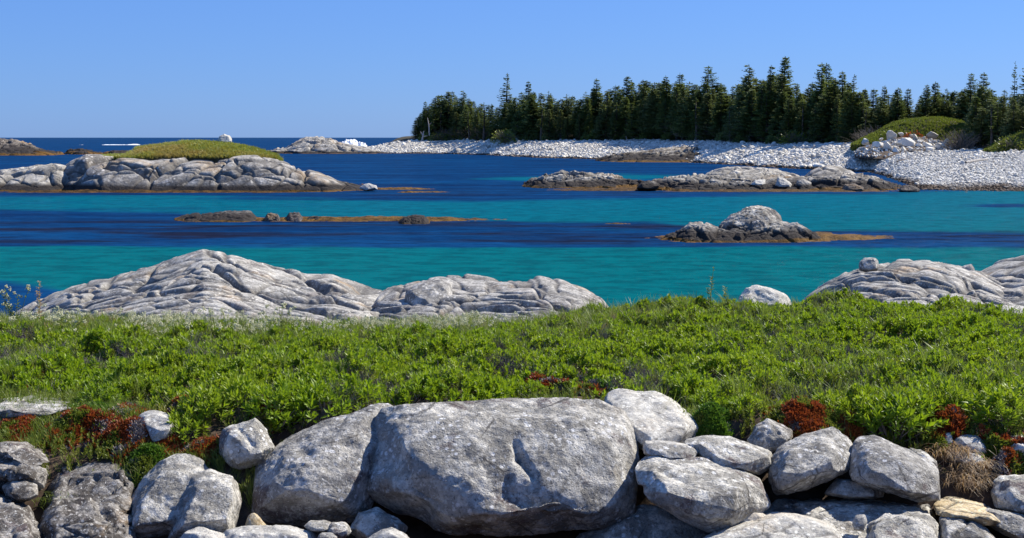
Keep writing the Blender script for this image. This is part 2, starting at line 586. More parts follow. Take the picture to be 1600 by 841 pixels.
# ------------------------------------------------------------------ foreground ground
G_D = np.array([-60, 0, 3, 7, 8.6, 9.4, 10.1, 10.7, 11.6, 14, 16, 18, 20, 24, 30, 34, 42, 60])
G_P = np.array([-900, -300, 0, 200, 350, 600, 900, 1200, 1500, 1700, 2300])
G_Z = np.array([
    [2.4] * 11, [2.4] * 11, [2.3] * 11,
    [1.25] * 11,
    [0.95, 0.95, 0.95, 0.90, 0.85, 0.80, 0.80, 0.85, 0.95, 1.0, 1.0],
    [1.05, 1.05, 1.02, 0.92, 0.85, 0.65, 0.60, 0.75, 0.85, 0.9, 0.9],
    [1.46, 1.46, 1.46, 1.42, 1.33, 0.95, 0.85, 1.12, 1.24, 1.3, 1.3],
    [1.62, 1.62, 1.62, 1.62, 1.62, 1.60, 1.58, 1.62, 1.58, 1.58, 1.58],
    [1.62, 1.62, 1.62, 1.64, 1.64, 1.64, 1.62, 1.62, 1.60, 1.58, 1.58],
    [1.42, 1.42, 1.42, 1.44, 1.44, 1.44, 1.50, 1.52, 1.48, 1.42, 1.35],
    [1.40, 1.40, 1.40, 1.38, 1.34, 1.34, 1.44, 1.50, 1.45, 1.36, 1.20],
    [1.28, 1.30, 1.30, 1.24, 1.20, 1.18, 1.36, 1.50, 1.42, 1.18, 1.05],
    [0.90, 0.96, 1.00, 1.00, 1.00, 0.96, 1.10, 1.25, 1.20, 1.00, 0.90],
    [0.30, 0.35, 0.50, 0.60, 0.60, 0.45, 0.35, 0.45, 0.60, 0.70, 0.70],
    [-0.6, -0.5, -0.4, -0.3, -0.3, -0.4, -0.5, -0.4, 0.0, 0.2, 0.2],
    [-1.0] * 9 + [-0.5, -0.4], [-1.5] * 11, [-2.5] * 11])


def ground_z(x, y):
    x = np.asarray(x, float); y = np.asarray(y, float)
    px = 800 + F * x / np.maximum(y * CP + 2.4 * SP, 2.0)
    px = np.clip(px, G_P[0], G_P[-1])
    i = np.clip(np.searchsorted(G_D, y) - 1, 0, len(G_D) - 2)
    j = np.clip(np.searchsorted(G_P, px) - 1, 0, len(G_P) - 2)
    a = np.clip((y - G_D[i]) / (G_D[i + 1] - G_D[i]), 0, 1)
    b = (px - G_P[j]) / (G_P[j + 1] - G_P[j])
    z = (G_Z[i, j] * (1 - a) * (1 - b) + G_Z[i, j + 1] * (1 - a) * b + G_Z[i + 1, j] * a * (1 - b) + G_Z[i + 1, j + 1] * a * b)
    sh = x.shape
    return z + (0.035 * fbm(xyz(x.ravel() * 2.2, y.ravel() * 2.2), 4, 3)).reshape(sh)


def DG(px, py, lift=0.0):
    """world distance at which the sight line through photo pixel (px, py) meets the ground"""
    Y = np.arange(8.0, 40.0, 0.02)
    P = at(px, py, Y)
    g = ground_z(P[:, 0], P[:, 1]) + lift
    k = np.argmax(P[:, 2] <= g)
    return float(Y[k])


def build_ground():
    Y = np.concatenate([[-60, -20, 0, 3, 5], np.arange(6.5, 13, 0.07), np.arange(13, 26, 0.16), np.arange(26, 60, 0.6)])
    X = np.concatenate([[-60, -35, -20], np.arange(-14, 14, 0.11), [20, 35, 60]])
    YY, XX = np.meshgrid(Y, X, indexing='ij')
    Z = ground_z(XX, YY)
    tag(link("ground", np_mesh("ground", xyz(XX.ravel(), YY.ravel(), Z.ravel()), grid_faces(len(Y), len(X)), M['soil'])),
        "dark peaty ground under the shrubs and boulders", None, kind='structure')


build_ground()

# ------------------------------------------------------------------ boulders
def hull_bm(bm, pts):
    b2 = bmesh.new()
    for p in pts:
        b2.verts.new(p)
    r = bmesh.ops.convex_hull(b2, input=b2.verts)
    dead = list({g for g in r["geom_interior"] if isinstance(g, bmesh.types.BMVert)} | {g for g in r["geom_unused"] if isinstance(g, bmesh.types.BMVert)})
    bmesh.ops.delete(b2, geom=dead, context='VERTS')
    bmesh.ops.recalc_face_normals(b2, faces=b2.faces)
    me = bpy.data.meshes.new("tmp")
    b2.to_mesh(me)
    b2.free()
    bm.from_mesh(me)
    bpy.data.meshes.remove(me)


def mesh_edges(n, Fq):
    e = np.concatenate([Fq[:, [0, 1]], Fq[:, [1, 2]], Fq[:, [2, 3]], Fq[:, [3, 0]]])
    e.sort(axis=1)
    return np.unique(e, axis=0)


def vnormals(V, Fq):
    n = np.cross(V[Fq[:, 2]] - V[Fq[:, 0]], V[Fq[:, 3]] - V[Fq[:, 1]])
    N = np.zeros_like(V)
    for i in range(4):
        for c in range(3):
            N[:, c] += np.bincount(Fq[:, i], n[:, c], len(V))
    return N / np.maximum(np.linalg.norm(N, axis=1, keepdims=True), 1e-9)


def remeshed(hulls, vox, smooth_it=3):
    bm = bmesh.new()
    for h in hulls:
        hull_bm(bm, h)
    me = bpy.data.meshes.new("tmp")
    bm.to_mesh(me)
    bm.free()
    o = bpy.data.objects.new("tmp", me)
    COL.objects.link(o)
    md = o.modifiers.new("r", 'REMESH')
    md.mode = 'VOXEL'
    md.voxel_size = vox
    dg = bpy.context.evaluated_depsgraph_get()
    dg.update()
    ev = o.evaluated_get(dg).to_mesh()
    V = np.empty(len(ev.vertices) * 3, np.float32)
    ev.vertices.foreach_get("co", V)
    V = V.reshape(-1, 3).astype(float)
    L = np.empty(len(ev.loops), np.int32)
    ev.loops.foreach_get("vertex_index", L)
    Fq = L.reshape(-1, 4)
    o.evaluated_get(dg).to_mesh_clear()
    bpy.data.objects.remove(o)
    bpy.data.meshes.remove(me)
    e = mesh_edges(len(V), Fq)
    deg = np.bincount(e.ravel(), minlength=len(V)).astype(float)[:, None]
    for it in range(smooth_it):
        S = np.zeros_like(V)
        for c in range(3):
            S[:, c] = np.bincount(e[:, 0], V[e[:, 1], c], len(V)) + np.bincount(e[:, 1], V[e[:, 0], c], len(V))
        V = V * 0.4 + 0.6 * S / deg
    return V, Fq


def ring_points(outline, D, T, front=(), inner=0.70, lean=0.55, back=True, rng=random):
    """outline in photo pixels -> world points of a boulder with real thickness T about distance D"""
    o = np.array(outline, float)
    o = o.mean(0) + (o - o.mean(0)) * np.array([1.035, 1.02])
    y0, y1 = o[:, 1].min(), o[:, 1].max()
    c = o.mean(0)
    P = []
    for (x, y) in o:
        t = (y - y0) / max(y1 - y0, 1e-6)
        dd = (0.5 - t) * T * lean
        P.append(at(x, y, D + dd))
    for (x, y) in o:
        q = c + (np.array([x, y]) - c) * inner
        t = (y - y0) / max(y1 - y0, 1e-6)
        P.append(at(q[0], q[1], D - T * 0.42 + (0.5 - t) * T * lean * 0.9))
        if back:
            q = c + (np.array([x, y]) - c) * 0.8
            P.append(at(q[0], q[1] + 2, D + T * 0.55 + (0.5 - t) * T * lean))
    for f in front:
        P.append(at(f[0], f[1], D + f[2]))
    return P


def add_crack_attr(me, ck):
    a = me.attributes.new("crack", 'FLOAT', 'POINT')
    a.data.foreach_set("value", np.clip(ck, 0, 1).astype(np.float32))


def boulder(name, label, hulls, mat, vox=None, seed=0, amp=0.03, facet=0.05, cracks=0.0, crs=2.5, carves=(), smooth_it=3, cat="boulder", group=None, chips=16):
    """hulls: lists of world points"""
    A = np.concatenate([np.array(h) for h in hulls])
    size = np.ptp(A, axis=0)
    S = float(np.max(size))
    vox = vox or max(0.010, S / 86)
    V, Fq = remeshed(hulls, vox, max(1, smooth_it - 1))
    N = vnormals(V, Fq)
    off = seed * 13.7
    s0 = 1.0 / max(S, 0.3)
    d = fbm(V * 2.6 * s0 + off, 3, seed) * facet * S * 0.6
    # chiselled planes
    f1, g, cc = worley(V * 3.2 * s0 + off + 0.25 * fbm(V * 4 * s0, 2, seed)[:, None], seed)
    d += (cc - 0.5) * facet * 0.45 * S * sstep(0.0, 0.22, g)
    d += amp * fbm(V * 7 + off, 4, seed + 5, 0.6)
    d += amp * 0.35 * fbm(V * 28 + off, 3, seed + 9)
    ck = np.zeros(len(V))
    if cracks:
        W = V * np.array([crs, crs, crs * 1.6]) + off + 0.35 * fbm(V * 2.2, 3, seed + 2)[:, None]
        _, g, cc = worley(W, seed + 30)
        ck = np.exp(-(g / 0.045) ** 2) * sstep(-0.2, 0.3, fbm(V * 1.5 + 3, 2, seed))
        d -= ck * cracks
        d += (cc - 0.5) * cracks * 0.8
    V2 = V + N * d[:, None]
    if chips:
        rs = np.random.RandomState(seed + 500)
        for q in range(chips):
            n = rs.normal(0, 1, 3) * np.array([1.0, 0.8, 0.8]) + np.array([0, -0.45, 0.15]); n /= np.linalg.norm(n)
            dd = V2 @ n
            h = np.quantile(dd, rs.uniform(0.958, 0.993))
            V2 = V2 - np.outer(np.clip(dd - h, 0, 1) * 0.97, n)
        V2 = V2 + N * (amp * 0.35 * fbm(V * 14 + off, 4, seed + 33))[:, None]
    if carves:
        px, py = proj(V)
        for (x0, y0, x1, y1, r, dep) in carves:
            a = np.array([x0, y0]); b = np.array([x1, y1])
            t = np.clip(((px - a[0]) * (b - a)[0] + (py - a[1]) * (b - a)[1]) / max(((b - a) ** 2).sum(), 1e-6), 0, 1)
            dist = np.hypot(px - a[0] - t * (b - a)[0], py - a[1] - t * (b - a)[1])
            w = np.exp(-(dist / r) ** 2) * (N[:, 1] < 0.25)
            V2 = V2 - N * (w * dep)[:, None]
    o = centre_link(name, V2, Fq, mat)
    add_crack_attr(o.data, ck)
    tag(o, label, cat, group)
    return o


def R(outline, D, T, **kw):
    return ring_points(outline, D, T, **kw)


gr, gd, gp, gt = M['granite'], M['granite_dark'], M['granite_pale'], M['granite_tan']

big = [(600, 645), (625, 630), (690, 624), (800, 623), (870, 622), (930, 628), (975, 648), (1000, 675), (1004, 710), (1004, 760), (985, 800), (945, 822),
       (880, 830), (780, 837), (690, 832), (620, 812), (578, 785), (569, 755), (588, 715), (590, 685)]
boulder("boulder", "huge rounded pale grey boulder, the largest in the row below the green shrubs",
        [R(big, 10.0, 1.0, lean=0.75, front=[(640, 700, -0.42), (700, 745, -0.60), (760, 760, -0.62), (900, 780, -0.62), (960, 760, -0.42), (850, 700, -0.38), (600, 745, -0.35)])],
        gr, seed=3, amp=0.022, facet=0.028, vox=0.0195,
        carves=[(805, 690, 812, 712, 6.5, 0.07), (812, 712, 834, 742, 5.5, 0.05), (740, 700, 700, 790, 30, -0.02), (800, 770, 880, 800, 22, 0.07), (620, 720, 660, 800, 26, 0.06)])
lb = [(622, 626), (588, 631), (540, 655), (480, 672), (445, 682), (410, 715), (393, 745), (377, 775), (380, 810), (400, 824), (455, 824), (540, 818), (572, 805), (588, 770), (600, 710), (612, 660)]
boulder("boulder", "grey sloping boulder leaning left of the largest boulder, a shadow falling down its face",
        [R(lb, 10.15, 0.9, lean=0.8, inner=0.55, front=[(478, 722, -0.48), (545, 800, -0.50), (520, 690, -0.25), (400, 800, -0.18), (585, 760, -0.2)])],
        gr, seed=5, amp=0.018, facet=0.022, vox=0.014, carves=[(470, 700, 478, 706, 14, 0.03), (545, 697, 556, 700, 9, 0.03)])
rf = [(995, 722), (1008, 712), (1055, 712), (1105, 720), (1160, 735), (1200, 755), (1210, 772), (1200, 792), (1172, 814), (1150, 828), (1108, 832), (1062, 812), (1020, 787), (998, 757)]
boulder("boulder", "flat-topped angular boulder resting against the right end of the largest boulder",
        [R(rf, 9.45, 0.7, lean=0.9, inner=0.5, front=[(1002, 765, -0.30), (1060, 776, -0.46), (1118, 786, -0.50), (1150, 765, -0.36), (1110, 822, -0.36), (1185, 790, -0.2)])],
        gr, seed=7, amp=0.016, facet=0.018, vox=0.011, smooth_it=2, carves=[(1030, 735, 1070, 752, 4, 0.02), (1004, 745, 1000, 765, 5, 0.03)])
boulder("rock_slab", "small flat slab wedged between the largest boulder and the pale bedrock behind",
        [R([(1004, 690), (1040, 689), (1085, 696), (1095, 706), (1088, 716), (1050, 716), (1005, 712)], 9.95, 0.4, lean=0.7)], gr, seed=9, amp=0.010, facet=0.015, smooth_it=1, cat="rock")
boulder("boulder", "elongated grey boulder lying behind the flat-topped angular boulder",
        [R([(1068, 684), (1105, 679), (1142, 682), (1182, 696), (1212, 711), (1209, 729), (1190, 742), (1150, 738), (1100, 724), (1080, 704)], 9.95, 0.5, lean=0.8, front=[(1150, 715, -0.25)])],
        gr, seed=11, amp=0.014, facet=0.02)
boulder("bedrock", "pale cream bedrock sloping up behind the right shoulder of the largest boulder",
        [R([(935, 622), (965, 611), (1022, 613), (1052, 624), (1062, 642), (1088, 656), (1090, 684), (1062, 700), (1005, 702), (980, 690), (960, 650)], 10.75, 0.7, lean=1.3)],
        gp, seed=13, amp=0.02, facet=0.02, cracks=0.02, crs=1.6, cat="rock")
boulder("boulder", "small knobbly grey boulder in front of the rust-red heath",
        [R([(1168, 694), (1180, 667), (1200, 654), (1226, 663), (1243, 678), (1228, 700), (1200, 712)], 10.3, 0.35)], gr, seed=15, amp=0.02, facet=0.05, smooth_it=2)
boulder("boulder", "rough blocky grey boulder with a reddish brown shaded underside",
        [R([(1199, 755), (1206, 715), (1222, 694), (1258, 675), (1298, 669), (1325, 688), (1337, 718), (1328, 733), (1288, 747), (1240, 770), (1205, 780)], 9.85, 0.65, lean=0.9, inner=0.6,
           front=[(1230, 735, -0.35), (1300, 722, -0.36), (1215, 770, -0.2)])], gr, seed=17, amp=0.022, facet=0.025, smooth_it=2)
boulder("boulder", "large tilted slab-like boulder under the overhanging bush on the right",
        [R([(1328, 742), (1334, 695), (1345, 680), (1366, 680), (1420, 702), (1460, 728), (1474, 748), (1472, 784), (1430, 784), (1380, 768), (1332, 752)], 9.75, 0.6, lean=0.9, inner=0.62,
           front=[(1350, 740, -0.28), (1440, 775, -0.36), (1400, 720, -0.22)])], gr, seed=19, amp=0.013, facet=0.014, smooth_it=2)
boulder("rock", "dark wedge of rock in the gap under the tilted slab-like boulder",
        [R([(1288, 772), (1308, 747), (1345, 750), (1382, 764), (1378, 778), (1330, 780)], 9.75, 0.3)], gr, seed=21, amp=0.01, facet=0.02, cat="rock")
boulder("rock", "low grey rock partly hidden behind the tilted slab-like boulder",
        [R([(1420, 700), (1445, 705), (1465, 722), (1468, 740), (1430, 735)], 10.1, 0.3)], gr, seed=22, amp=0.01, facet=0.03, cat="rock")
# bottom bedrock on the right
boulder("bedrock", "long grey ledge of bedrock in the shade below the blocky boulders on the right",
        [R([(1180, 800), (1215, 784), (1330, 780), (1450, 786), (1475, 800), (1470, 850), (1350, 880), (1180, 870)], 9.45, 0.8, lean=1.3, inner=0.8)],
        gr, seed=23, amp=0.025, facet=0.02, cracks=0.03, crs=2.2, cat="rock")
boulder("bedrock", "pale rounded bedrock at the bottom edge below the flat-topped boulder",
        [R([(1060, 860), (1110, 836), (1160, 826), (1185, 806), (1225, 801), (1270, 806), (1318, 824), (1332, 850), (1330, 900), (1060, 900)], 8.95, 0.7, lean=1.2, inner=0.8)],
        gp, seed=25, amp=0.02, facet=0.02, cracks=0.012, crs=2.2, cat="rock")
boulder("bedrock", "dark shaded ledge in the hollow below the largest boulder and the flat-topped one",
        [R([(880, 850), (930, 826), (1000, 792), (1040, 790), (1090, 812), (1140, 835), (1130, 900), (870, 900)], 9.75, 0.5, lean=0.6)], gr, seed=28, amp=0.02, facet=0.03, cat="rock")
boulder("rock", "small white rock tucked under the right end of the flat-topped boulder",
        [R([(1150, 822), (1162, 802), (1182, 796), (1199, 806), (1190, 822), (1165, 832)], 9.25, 0.22)], gp, seed=26, amp=0.01, facet=0.03, cat="rock")
boulder("rock", "small square pale block standing in the cleft at the bottom right",
        [R([(1331, 818), (1336, 804), (1352, 803), (1356, 816), (1349, 830), (1333, 828)], 9.0, 0.12)], gp, seed=27, amp=0.004, facet=0.02, smooth_it=1, cat="rock")
boulder("bedrock", "dark mottled hump of bedrock at the bottom edge right of the square block",
        [R([(1350, 830), (1358, 806), (1400, 800), (1450, 802), (1466, 818), (1474, 850), (1460, 900), (1350, 900)], 9.0, 0.6, lean=1.0, inner=0.75)],
        gr, seed=29, amp=0.025, facet=0.03, cracks=0.02, cat="rock")
boulder("bedrock", "cracked grey wedge of bedrock at the bottom edge below the tan slab",
        [R([(1466, 806), (1490, 800), (1520, 812), (1555, 845), (1570, 900), (1475, 900)], 9.1, 0.6, lean=1.0)], gr, seed=31, amp=0.02, facet=0.03, cracks=0.03, crs=3.0, cat="rock")
boulder("rock_slab", "sunlit tan slab between the tilted boulder and the dry brown grass",
        [R([(1456, 790), (1475, 775), (1500, 776), (1540, 790), (1568, 806), (1560, 822), (1500, 815), (1462, 806)], 9.55, 0.5, lean=1.6)], gt, seed=33, amp=0.012, facet=0.02, cracks=0.012, cat="rock")
boulder("boulder", "grey boulder cut by the right edge of the frame beside the dry grass",
        [R([(1552, 752), (1562, 742), (1610, 741), (1680, 745), (1690, 800), (1640, 812), (1590, 806), (1556, 790), (1549, 775)], 9.7, 0.6, lean=0.7)], gr, seed=35, amp=0.015, facet=0.03)
boulder("rock", "pointed dark rock in the bottom right corner under the edge boulder",
        [R([(1515, 799), (1545, 793), (1590, 800), (1640, 815), (1640, 860), (1600, 850), (1550, 825)], 9.35, 0.4)], gr, seed=37, amp=0.012, facet=0.03, cat="rock")
boulder("rock", "small upright pale stone beside the red heath on the right",
        [R([(1474, 676), (1488, 675), (1490, 696), (1476, 699)], DG(1482, 697) + 0.02, 0.12)], gp, seed=38, amp=0.004, facet=0.03, smooth_it=1, cat="rock")
boulder("rock", "pale round-topped rock at the foot of the right-hand rust-red bush",
        [R([(1488, 690), (1496, 680), (1525, 681), (1545, 694), (1543, 712), (1515, 712)], DG(1515, 709) + 0.05, 0.3)], gp, seed=39, amp=0.01, facet=0.02, cat="rock")
boulder("rock", "grassy flat rock just below the pale round-topped rock on the right",
        [R([(1480, 706), (1505, 702), (1535, 710), (1548, 726), (1520, 730), (1484, 720)], DG(1515, 726) + 0.03, 0.3)], gr, seed=40, amp=0.01, facet=0.02, cat="rock")
boulder("rock", "bright pale rock at the right edge behind the rust-red bush",
        [R([(1560, 690), (1580, 677), (1640, 673), (1680, 690), (1670, 715), (1590, 712)], DG(1600, 708) + 0.1, 0.5, lean=1.2)], gp, seed=41, amp=0.015, facet=0.02, cat="rock")
# left side
boulder("boulder", "pale boulder with a curled crest half buried in the shrubs above the twin-lobed boulder",
        [R([(341, 692), (350, 671), (380, 660), (400, 652), (418, 672), (430, 700), (408, 725), (368, 737), (345, 716)], DG(370, 730) + 0.05, 0.45, lean=0.6, front=[(360, 680, -0.2), (395, 715, -0.22)])],
        gr, seed=43, amp=0.016, facet=0.03, carves=[(372, 668, 395, 695, 4, 0.015)])
boulder("boulder", "twin-lobed pale grey boulder at the lower left beside the sloping boulder",
        [R([(186, 850), (196, 790), (228, 742), (262, 713), (290, 709), (318, 720), (330, 745), (300, 790), (270, 838), (235, 845)], 9.75, 0.6, lean=0.8, inner=0.6),
         R([(262, 842), (290, 770), (300, 738), (330, 733), (375, 750), (382, 765), (376, 800), (368, 842), (310, 846)], 9.55, 0.55, lean=0.8, inner=0.65)],
        gr, seed=45, amp=0.018, facet=0.02)
boulder("rock", "low pale rocks rising from the bottom edge under the sloping boulder",
        [R([(266, 860), (280, 832), (310, 826), (345, 832), (360, 860), (350, 900), (270, 900)], 9.05, 0.4), R([(340, 850), (355, 829), (395, 824), (450, 824), (490, 834), (505, 860), (480, 900), (350, 900)], 9.1, 0.45)],
        gp, seed=47, amp=0.018, facet=0.03, cat="rock")
boulder("rock", "pale wedge rising from the bottom edge under the left end of the largest boulder",
        [R([(560, 850), (590, 831), (612, 826), (635, 836), (660, 870), (600, 900)], 8.95, 0.35)], gp, seed=49, amp=0.012, facet=0.03, cat="rock")
boulder("rock", "shaded stone in the dark gap left of the largest boulder",
        [R([(545, 830), (560, 800), (590, 792), (615, 806), (640, 825), (620, 850), (570, 850)], 9.5, 0.3)], gr, seed=50, amp=0.012, facet=0.03, cat="rock")
for i, (x, y, w, h, lab) in enumerate([(500, 822, 26, 9, "flat small stone in the shade under the sloping boulder"), (530, 828, 20, 12, "angular small stone between two shaded stones at the bottom"),
                                       (512, 840, 18, 8, "small stone at the bottom edge in front of the flat small stone")]):
    boulder("rock", lab, [R([(x - w, y), (x - w * .6, y - h), (x + w * .5, y - h), (x + w, y), (x + w * .5, y + h), (x - w * .6, y + h)], 9.25 - 0.1 * i, 0.25)], gr, seed=51 + i, amp=0.006, facet=0.03, cat="rock")
boulder("rock", "small orange-yellow pointed stone at the foot of the sloping boulder",
        [R([(382, 826), (388, 806), (396, 801), (404, 806), (420, 826), (400, 832)], 9.3, 0.14)], gt, seed=55, amp=0.004, facet=0.02, smooth_it=1, cat="rock")
boulder("bedrock", "weathered mottled bedrock dome at lower left with brown lichen and cracks",
        [R([(55, 850), (62, 800), (75, 750), (95, 715), (130, 700), (175, 703), (205, 720), (219, 745), (216, 775), (208, 805), (215, 850), (220, 900), (50, 900)], 9.8, 0.95, lean=1.3, inner=0.8)],
        gd, seed=57, amp=0.04, facet=0.05, cracks=0.08, crs=3.2, smooth_it=1, chips=30, cat="rock")
boulder("bedrock", "stack of dark split rock layers at the left edge",
        [R([(-40, 700), (10, 688), (45, 692), (70, 704), (84, 718), (60, 722), (0, 712)], 9.95, 0.5, lean=1.0), R([(-40, 725), (0, 702), (40, 712), (76, 735), (66, 752), (20, 748), (-30, 745)], 9.75, 0.5, lean=1.0),
         R([(20, 750), (36, 722), (60, 724), (80, 742), (66, 760)], 9.65, 0.35), R([(-60, 705), (40, 702), (82, 730), (74, 780), (40, 815), (-60, 815)], 10.05, 0.6)],
        gd, seed=59, amp=0.02, facet=0.03, cracks=0.05, crs=3.0, smooth_it=1, cat="rock", chips=26)
boulder("boulder", "small rounded grey rock between the split layers and the bottom left corner",
        [R([(4, 760), (18, 747), (45, 746), (60, 758), (58, 778), (30, 786), (8, 776)], 9.5, 0.3)], gd, seed=61, amp=0.015, facet=0.03)
boulder("bedrock", "pale weathered bedrock with dark lichen stains in the bottom left corner",
        [R([(-60, 790), (-20, 768), (20, 775), (45, 795), (62, 830), (60, 900), (-60, 900)], 9.2, 0.7, lean=1.2)], gd, seed=63, amp=0.035, facet=0.03, cracks=0.05, cat="rock")
boulder("bedrock", "brown-stained rock at the bottom edge below the mottled dome",
        [R([(62, 850), (80, 815), (130, 806), (180, 812), (186, 850), (160, 900), (70, 900)], 9.25, 0.5)], gd, seed=65, amp=0.02, facet=0.03, cracks=0.02, cat="rock")
boulder("rock_slab", "flat pale rock lying in the red heath at the left edge",
        [R([(-40, 640), (0, 624), (50, 619), (95, 624), (128, 633), (120, 642), (70, 650), (0, 655)], DG(50, 650) + 0.15, 0.6, lean=1.3)], gr, seed=67, amp=0.02, facet=0.015, cracks=0.015, cat="rock")
boulder("rock", "pale low rock poking out of the heath above the mottled dome",
        [R([(213, 652), (225, 641), (250, 640), (272, 652), (277, 668), (262, 686), (240, 692), (228, 672)], DG(245, 688) + 0.05, 0.4, lean=1.0)], gp, seed=69, amp=0.012, facet=0.02, cat="rock")

# ------------------------------------------------------------------ outcrops, islands, reefs: height fields with real depth
def outcrop(name, label, ridge, d0, dr, d1, z0, mat, z1=-0.4, nx=300, ny=150, p=2.2, warp=0.25, crack=(1.0, 1.0, 0.05), jag=0.06, dip=0.3, seed=0, cat="rock", kind=None, skew=0.0, tcells=0.0, slab=0.0, ends=True):
    """ridge: skyline pixels seen at distance dr; falls to z0 at d0 in front and z1 at d1 behind"""
    rp = np.array(ridge, float)
    xs = np.linspace(rp[0, 0], rp[-1, 0], nx)
    ys = np.interp(xs, rp[:, 0], rp[:, 1])
    zr = at(xs, ys, dr)[:, 2]
    nf = int(ny * 0.8)
    t = np.concatenate([np.linspace(0, 1, nf), np.linspace(1, 2, ny - nf + 1)[1:]])
    TT, XP = np.meshgrid(t, xs, indexing='ij')
    ZR = np.broadcast_to(zr, TT.shape)
    e = (XP - xs[0]) / (xs[-1] - xs[0])
    endf = np.clip(np.minimum(e, 1 - e) * 6, 0, 1) ** 0.6 if ends else np.ones_like(e)
    df = dr - (dr - d0) * (0.35 + 0.65 * endf)
    db = dr + (d1 - dr) * (0.35 + 0.65 * endf)
    dd = np.where(TT < 1, df + (dr - df) * TT, dr + (db - dr) * (TT - 1))
    X = (XP - 800) / F * (dd * CP + (CAM_H - 1) * SP)
    if skew:
        X = X + skew * (dd - dr)
    Y = dd
    zf = np.where(TT < 1, np.minimum(z0, ZR - 0.04), np.minimum(z1, ZR - 0.04))
    prof = 1 - np.abs(1 - TT) ** p
    Z = zf + (ZR - zf) * prof
    Hh = np.maximum(ZR - z0, 0.05)
    P = xyz(X.ravel(), Y.ravel(), Z.ravel())
    env = np.clip(prof.ravel() * 1.6, 0, 1) * np.clip(1 - 0.75 * np.exp(-((TT.ravel() - 1) / 0.10) ** 2), 0, 1)
    hr = Hh.ravel()
    sc = 1.0 / crack[0]
    zz = fbm(P * sc * 0.55 + seed, 4, seed) * warp * np.minimum(hr, 2.0)
    # joint sets: elongated blocks, dipping
    ca, sa = math.cos(dip), math.sin(dip)
    q = np.stack([(P[:, 0] * ca + P[:, 1] * sa) * sc, (-P[:, 0] * sa + P[:, 1] * ca) * sc * crack[1], P[:, 2] * 0.0], -1)
    if tcells:
        sg = np.where(TT < 1, -1.0, 1.0).ravel() * (1 - prof.ravel()) * tcells
        wq = fbm(P * 0.5 + 11, 3, seed + 40) * 0.45
        q = np.stack([X.ravel() * sc + 0.22 * sg, sg + X.ravel() * sc * math.sin(dip) * 0.55 + wq, 0 * sg], -1)
    wv = np.stack([fbm(P * sc * 1.2, 3, seed + 3), fbm(P * sc * 1.2 + 40, 3, seed + 4), 0 * P[:, 0]], -1)
    wa = 0.12 if tcells else 0.30
    _, g, cc, t1 = worley(q + wa * wv, seed + 7, True)
    _, g2, cc2, t2 = worley(q * 2.3 + wa * wv + 5, seed + 17, True)
    _, g3, cc3 = worley(q * np.array([1.7, 4.2, 1] if tcells else [3.9, 3.1, 1]) + wa * 1.5 * wv + 9, seed + 27)
    e1, e2 = 1 - np.exp(-(g / 0.06) ** 1.5), 1 - np.exp(-(g2 / 0.09) ** 1.5)
    ck = np.exp(-(g / 0.065) ** 2)
    ck2 = np.exp(-(g2 / 0.10) ** 2) * 0.85
    ck3 = np.exp(-(g3 / 0.14) ** 2) * 0.7 * sstep(-0.2, 0.4, fbm(P * sc * 0.8 + 2, 2, seed + 50))
    pil = 0.12 if tcells else 0.28
    zz += (cc * 1.9 * e1 + cc2 * 0.6 * e2 - 1.2) * crack[2] - (ck * 1.3 + np.exp(-g / 0.13) * 1.5 * pil + ck2 * 0.5 + np.exp(-g2 / 0.12) * 0.4 * pil) * crack[2]
    zz += (1.7 * t1 * e1 + 1.0 * t2 * e2) * crack[2]
    # straight joint sets crossing the slabs
    if tcells:
        U1, U2, U3 = X.ravel() * sc * 0.62 + 0.85 * sg, X.ravel() * sc * 0.95 - 0.30 * sg, X.ravel() * sc * 0.16 + 1.25 * sg
    else:
        U1, U2, U3 = q[:, 0] * 0.9 + q[:, 1] * 0.9 + P[:, 2] * sc * 0.8, q[:, 0] * 1.3 - q[:, 1] * 0.5 - P[:, 2] * sc * 1.2, q[:, 1] * 0.7 + P[:, 2] * sc * 3.0
    cj = np.zeros(len(P))
    for jn, (U, wd, am) in enumerate(((U1, 0.030, 1.0), (U2, 0.032, 0.9), (U3, 0.036, 0.8))):
        U = U + 0.10 * fbm(P * sc * 1.5, 3, seed + 60 + jn) + 0.25 * fbm(P * sc * 0.3, 2, seed + 63 + jn)
        kq = np.floor(U + 0.5)
        rnd = _h(kq.astype(np.int64), kq.astype(np.int64) * 0, kq.astype(np.int64) * 0, seed + 70 + jn)
        dq = np.abs(U - kq - (rnd - 0.5) * 0.5)
        on = sstep(-0.12, 0.05, fbm(P * sc * 0.45 + 3 * jn + rnd[:, None] * 9, 2, seed + 66))
        cj = np.maximum(cj, np.exp(-(dq / wd) ** 2) * on * am)
        stp = np.where(U > kq + (rnd - 0.5) * 0.5, 1.0, -1.0) * np.exp(-dq / 0.22) * on
        zz += 0.35 * crack[2] * stp * (rnd * 2 - 1)
    zz -= cj * 1.5 * crack[2]
    if tcells:
        st = ridged(np.stack([X.ravel() * sc * 0.12, sg * 2.2 + X.ravel() * sc * math.sin(dip) * 0.9 + 2 * wq, 0 * sg], -1) + 3, 4, seed + 44)
        zz += 0.25 * crack[2] * st
    if slab:
        s = P[:, 0] * 0.55 * sc + P[:, 1] * 0.35 * sc + 0.8 * fbm(P * sc * 0.6 + 7, 3, seed + 8)
        fr = s * 2.2 - np.floor(s * 2.2)
        zz += slab * (fr ** 1.5 - 0.4)
    zz += jag * ridged(P * sc * np.array([1.4, 2.4, 1.4]) + 3, 4, seed + 11) * 0.7
    zz += jag * 0.3 * fbm(P * sc * 7, 3, seed + 12)
    Zf = P[:, 2] + zz * (0.25 + 0.75 * env)
    bot = (TT.ravel() < 0.001) | (TT.ravel() > 1.999) | (e.ravel() < 1e-4) | (e.ravel() > 1 - 1e-4)
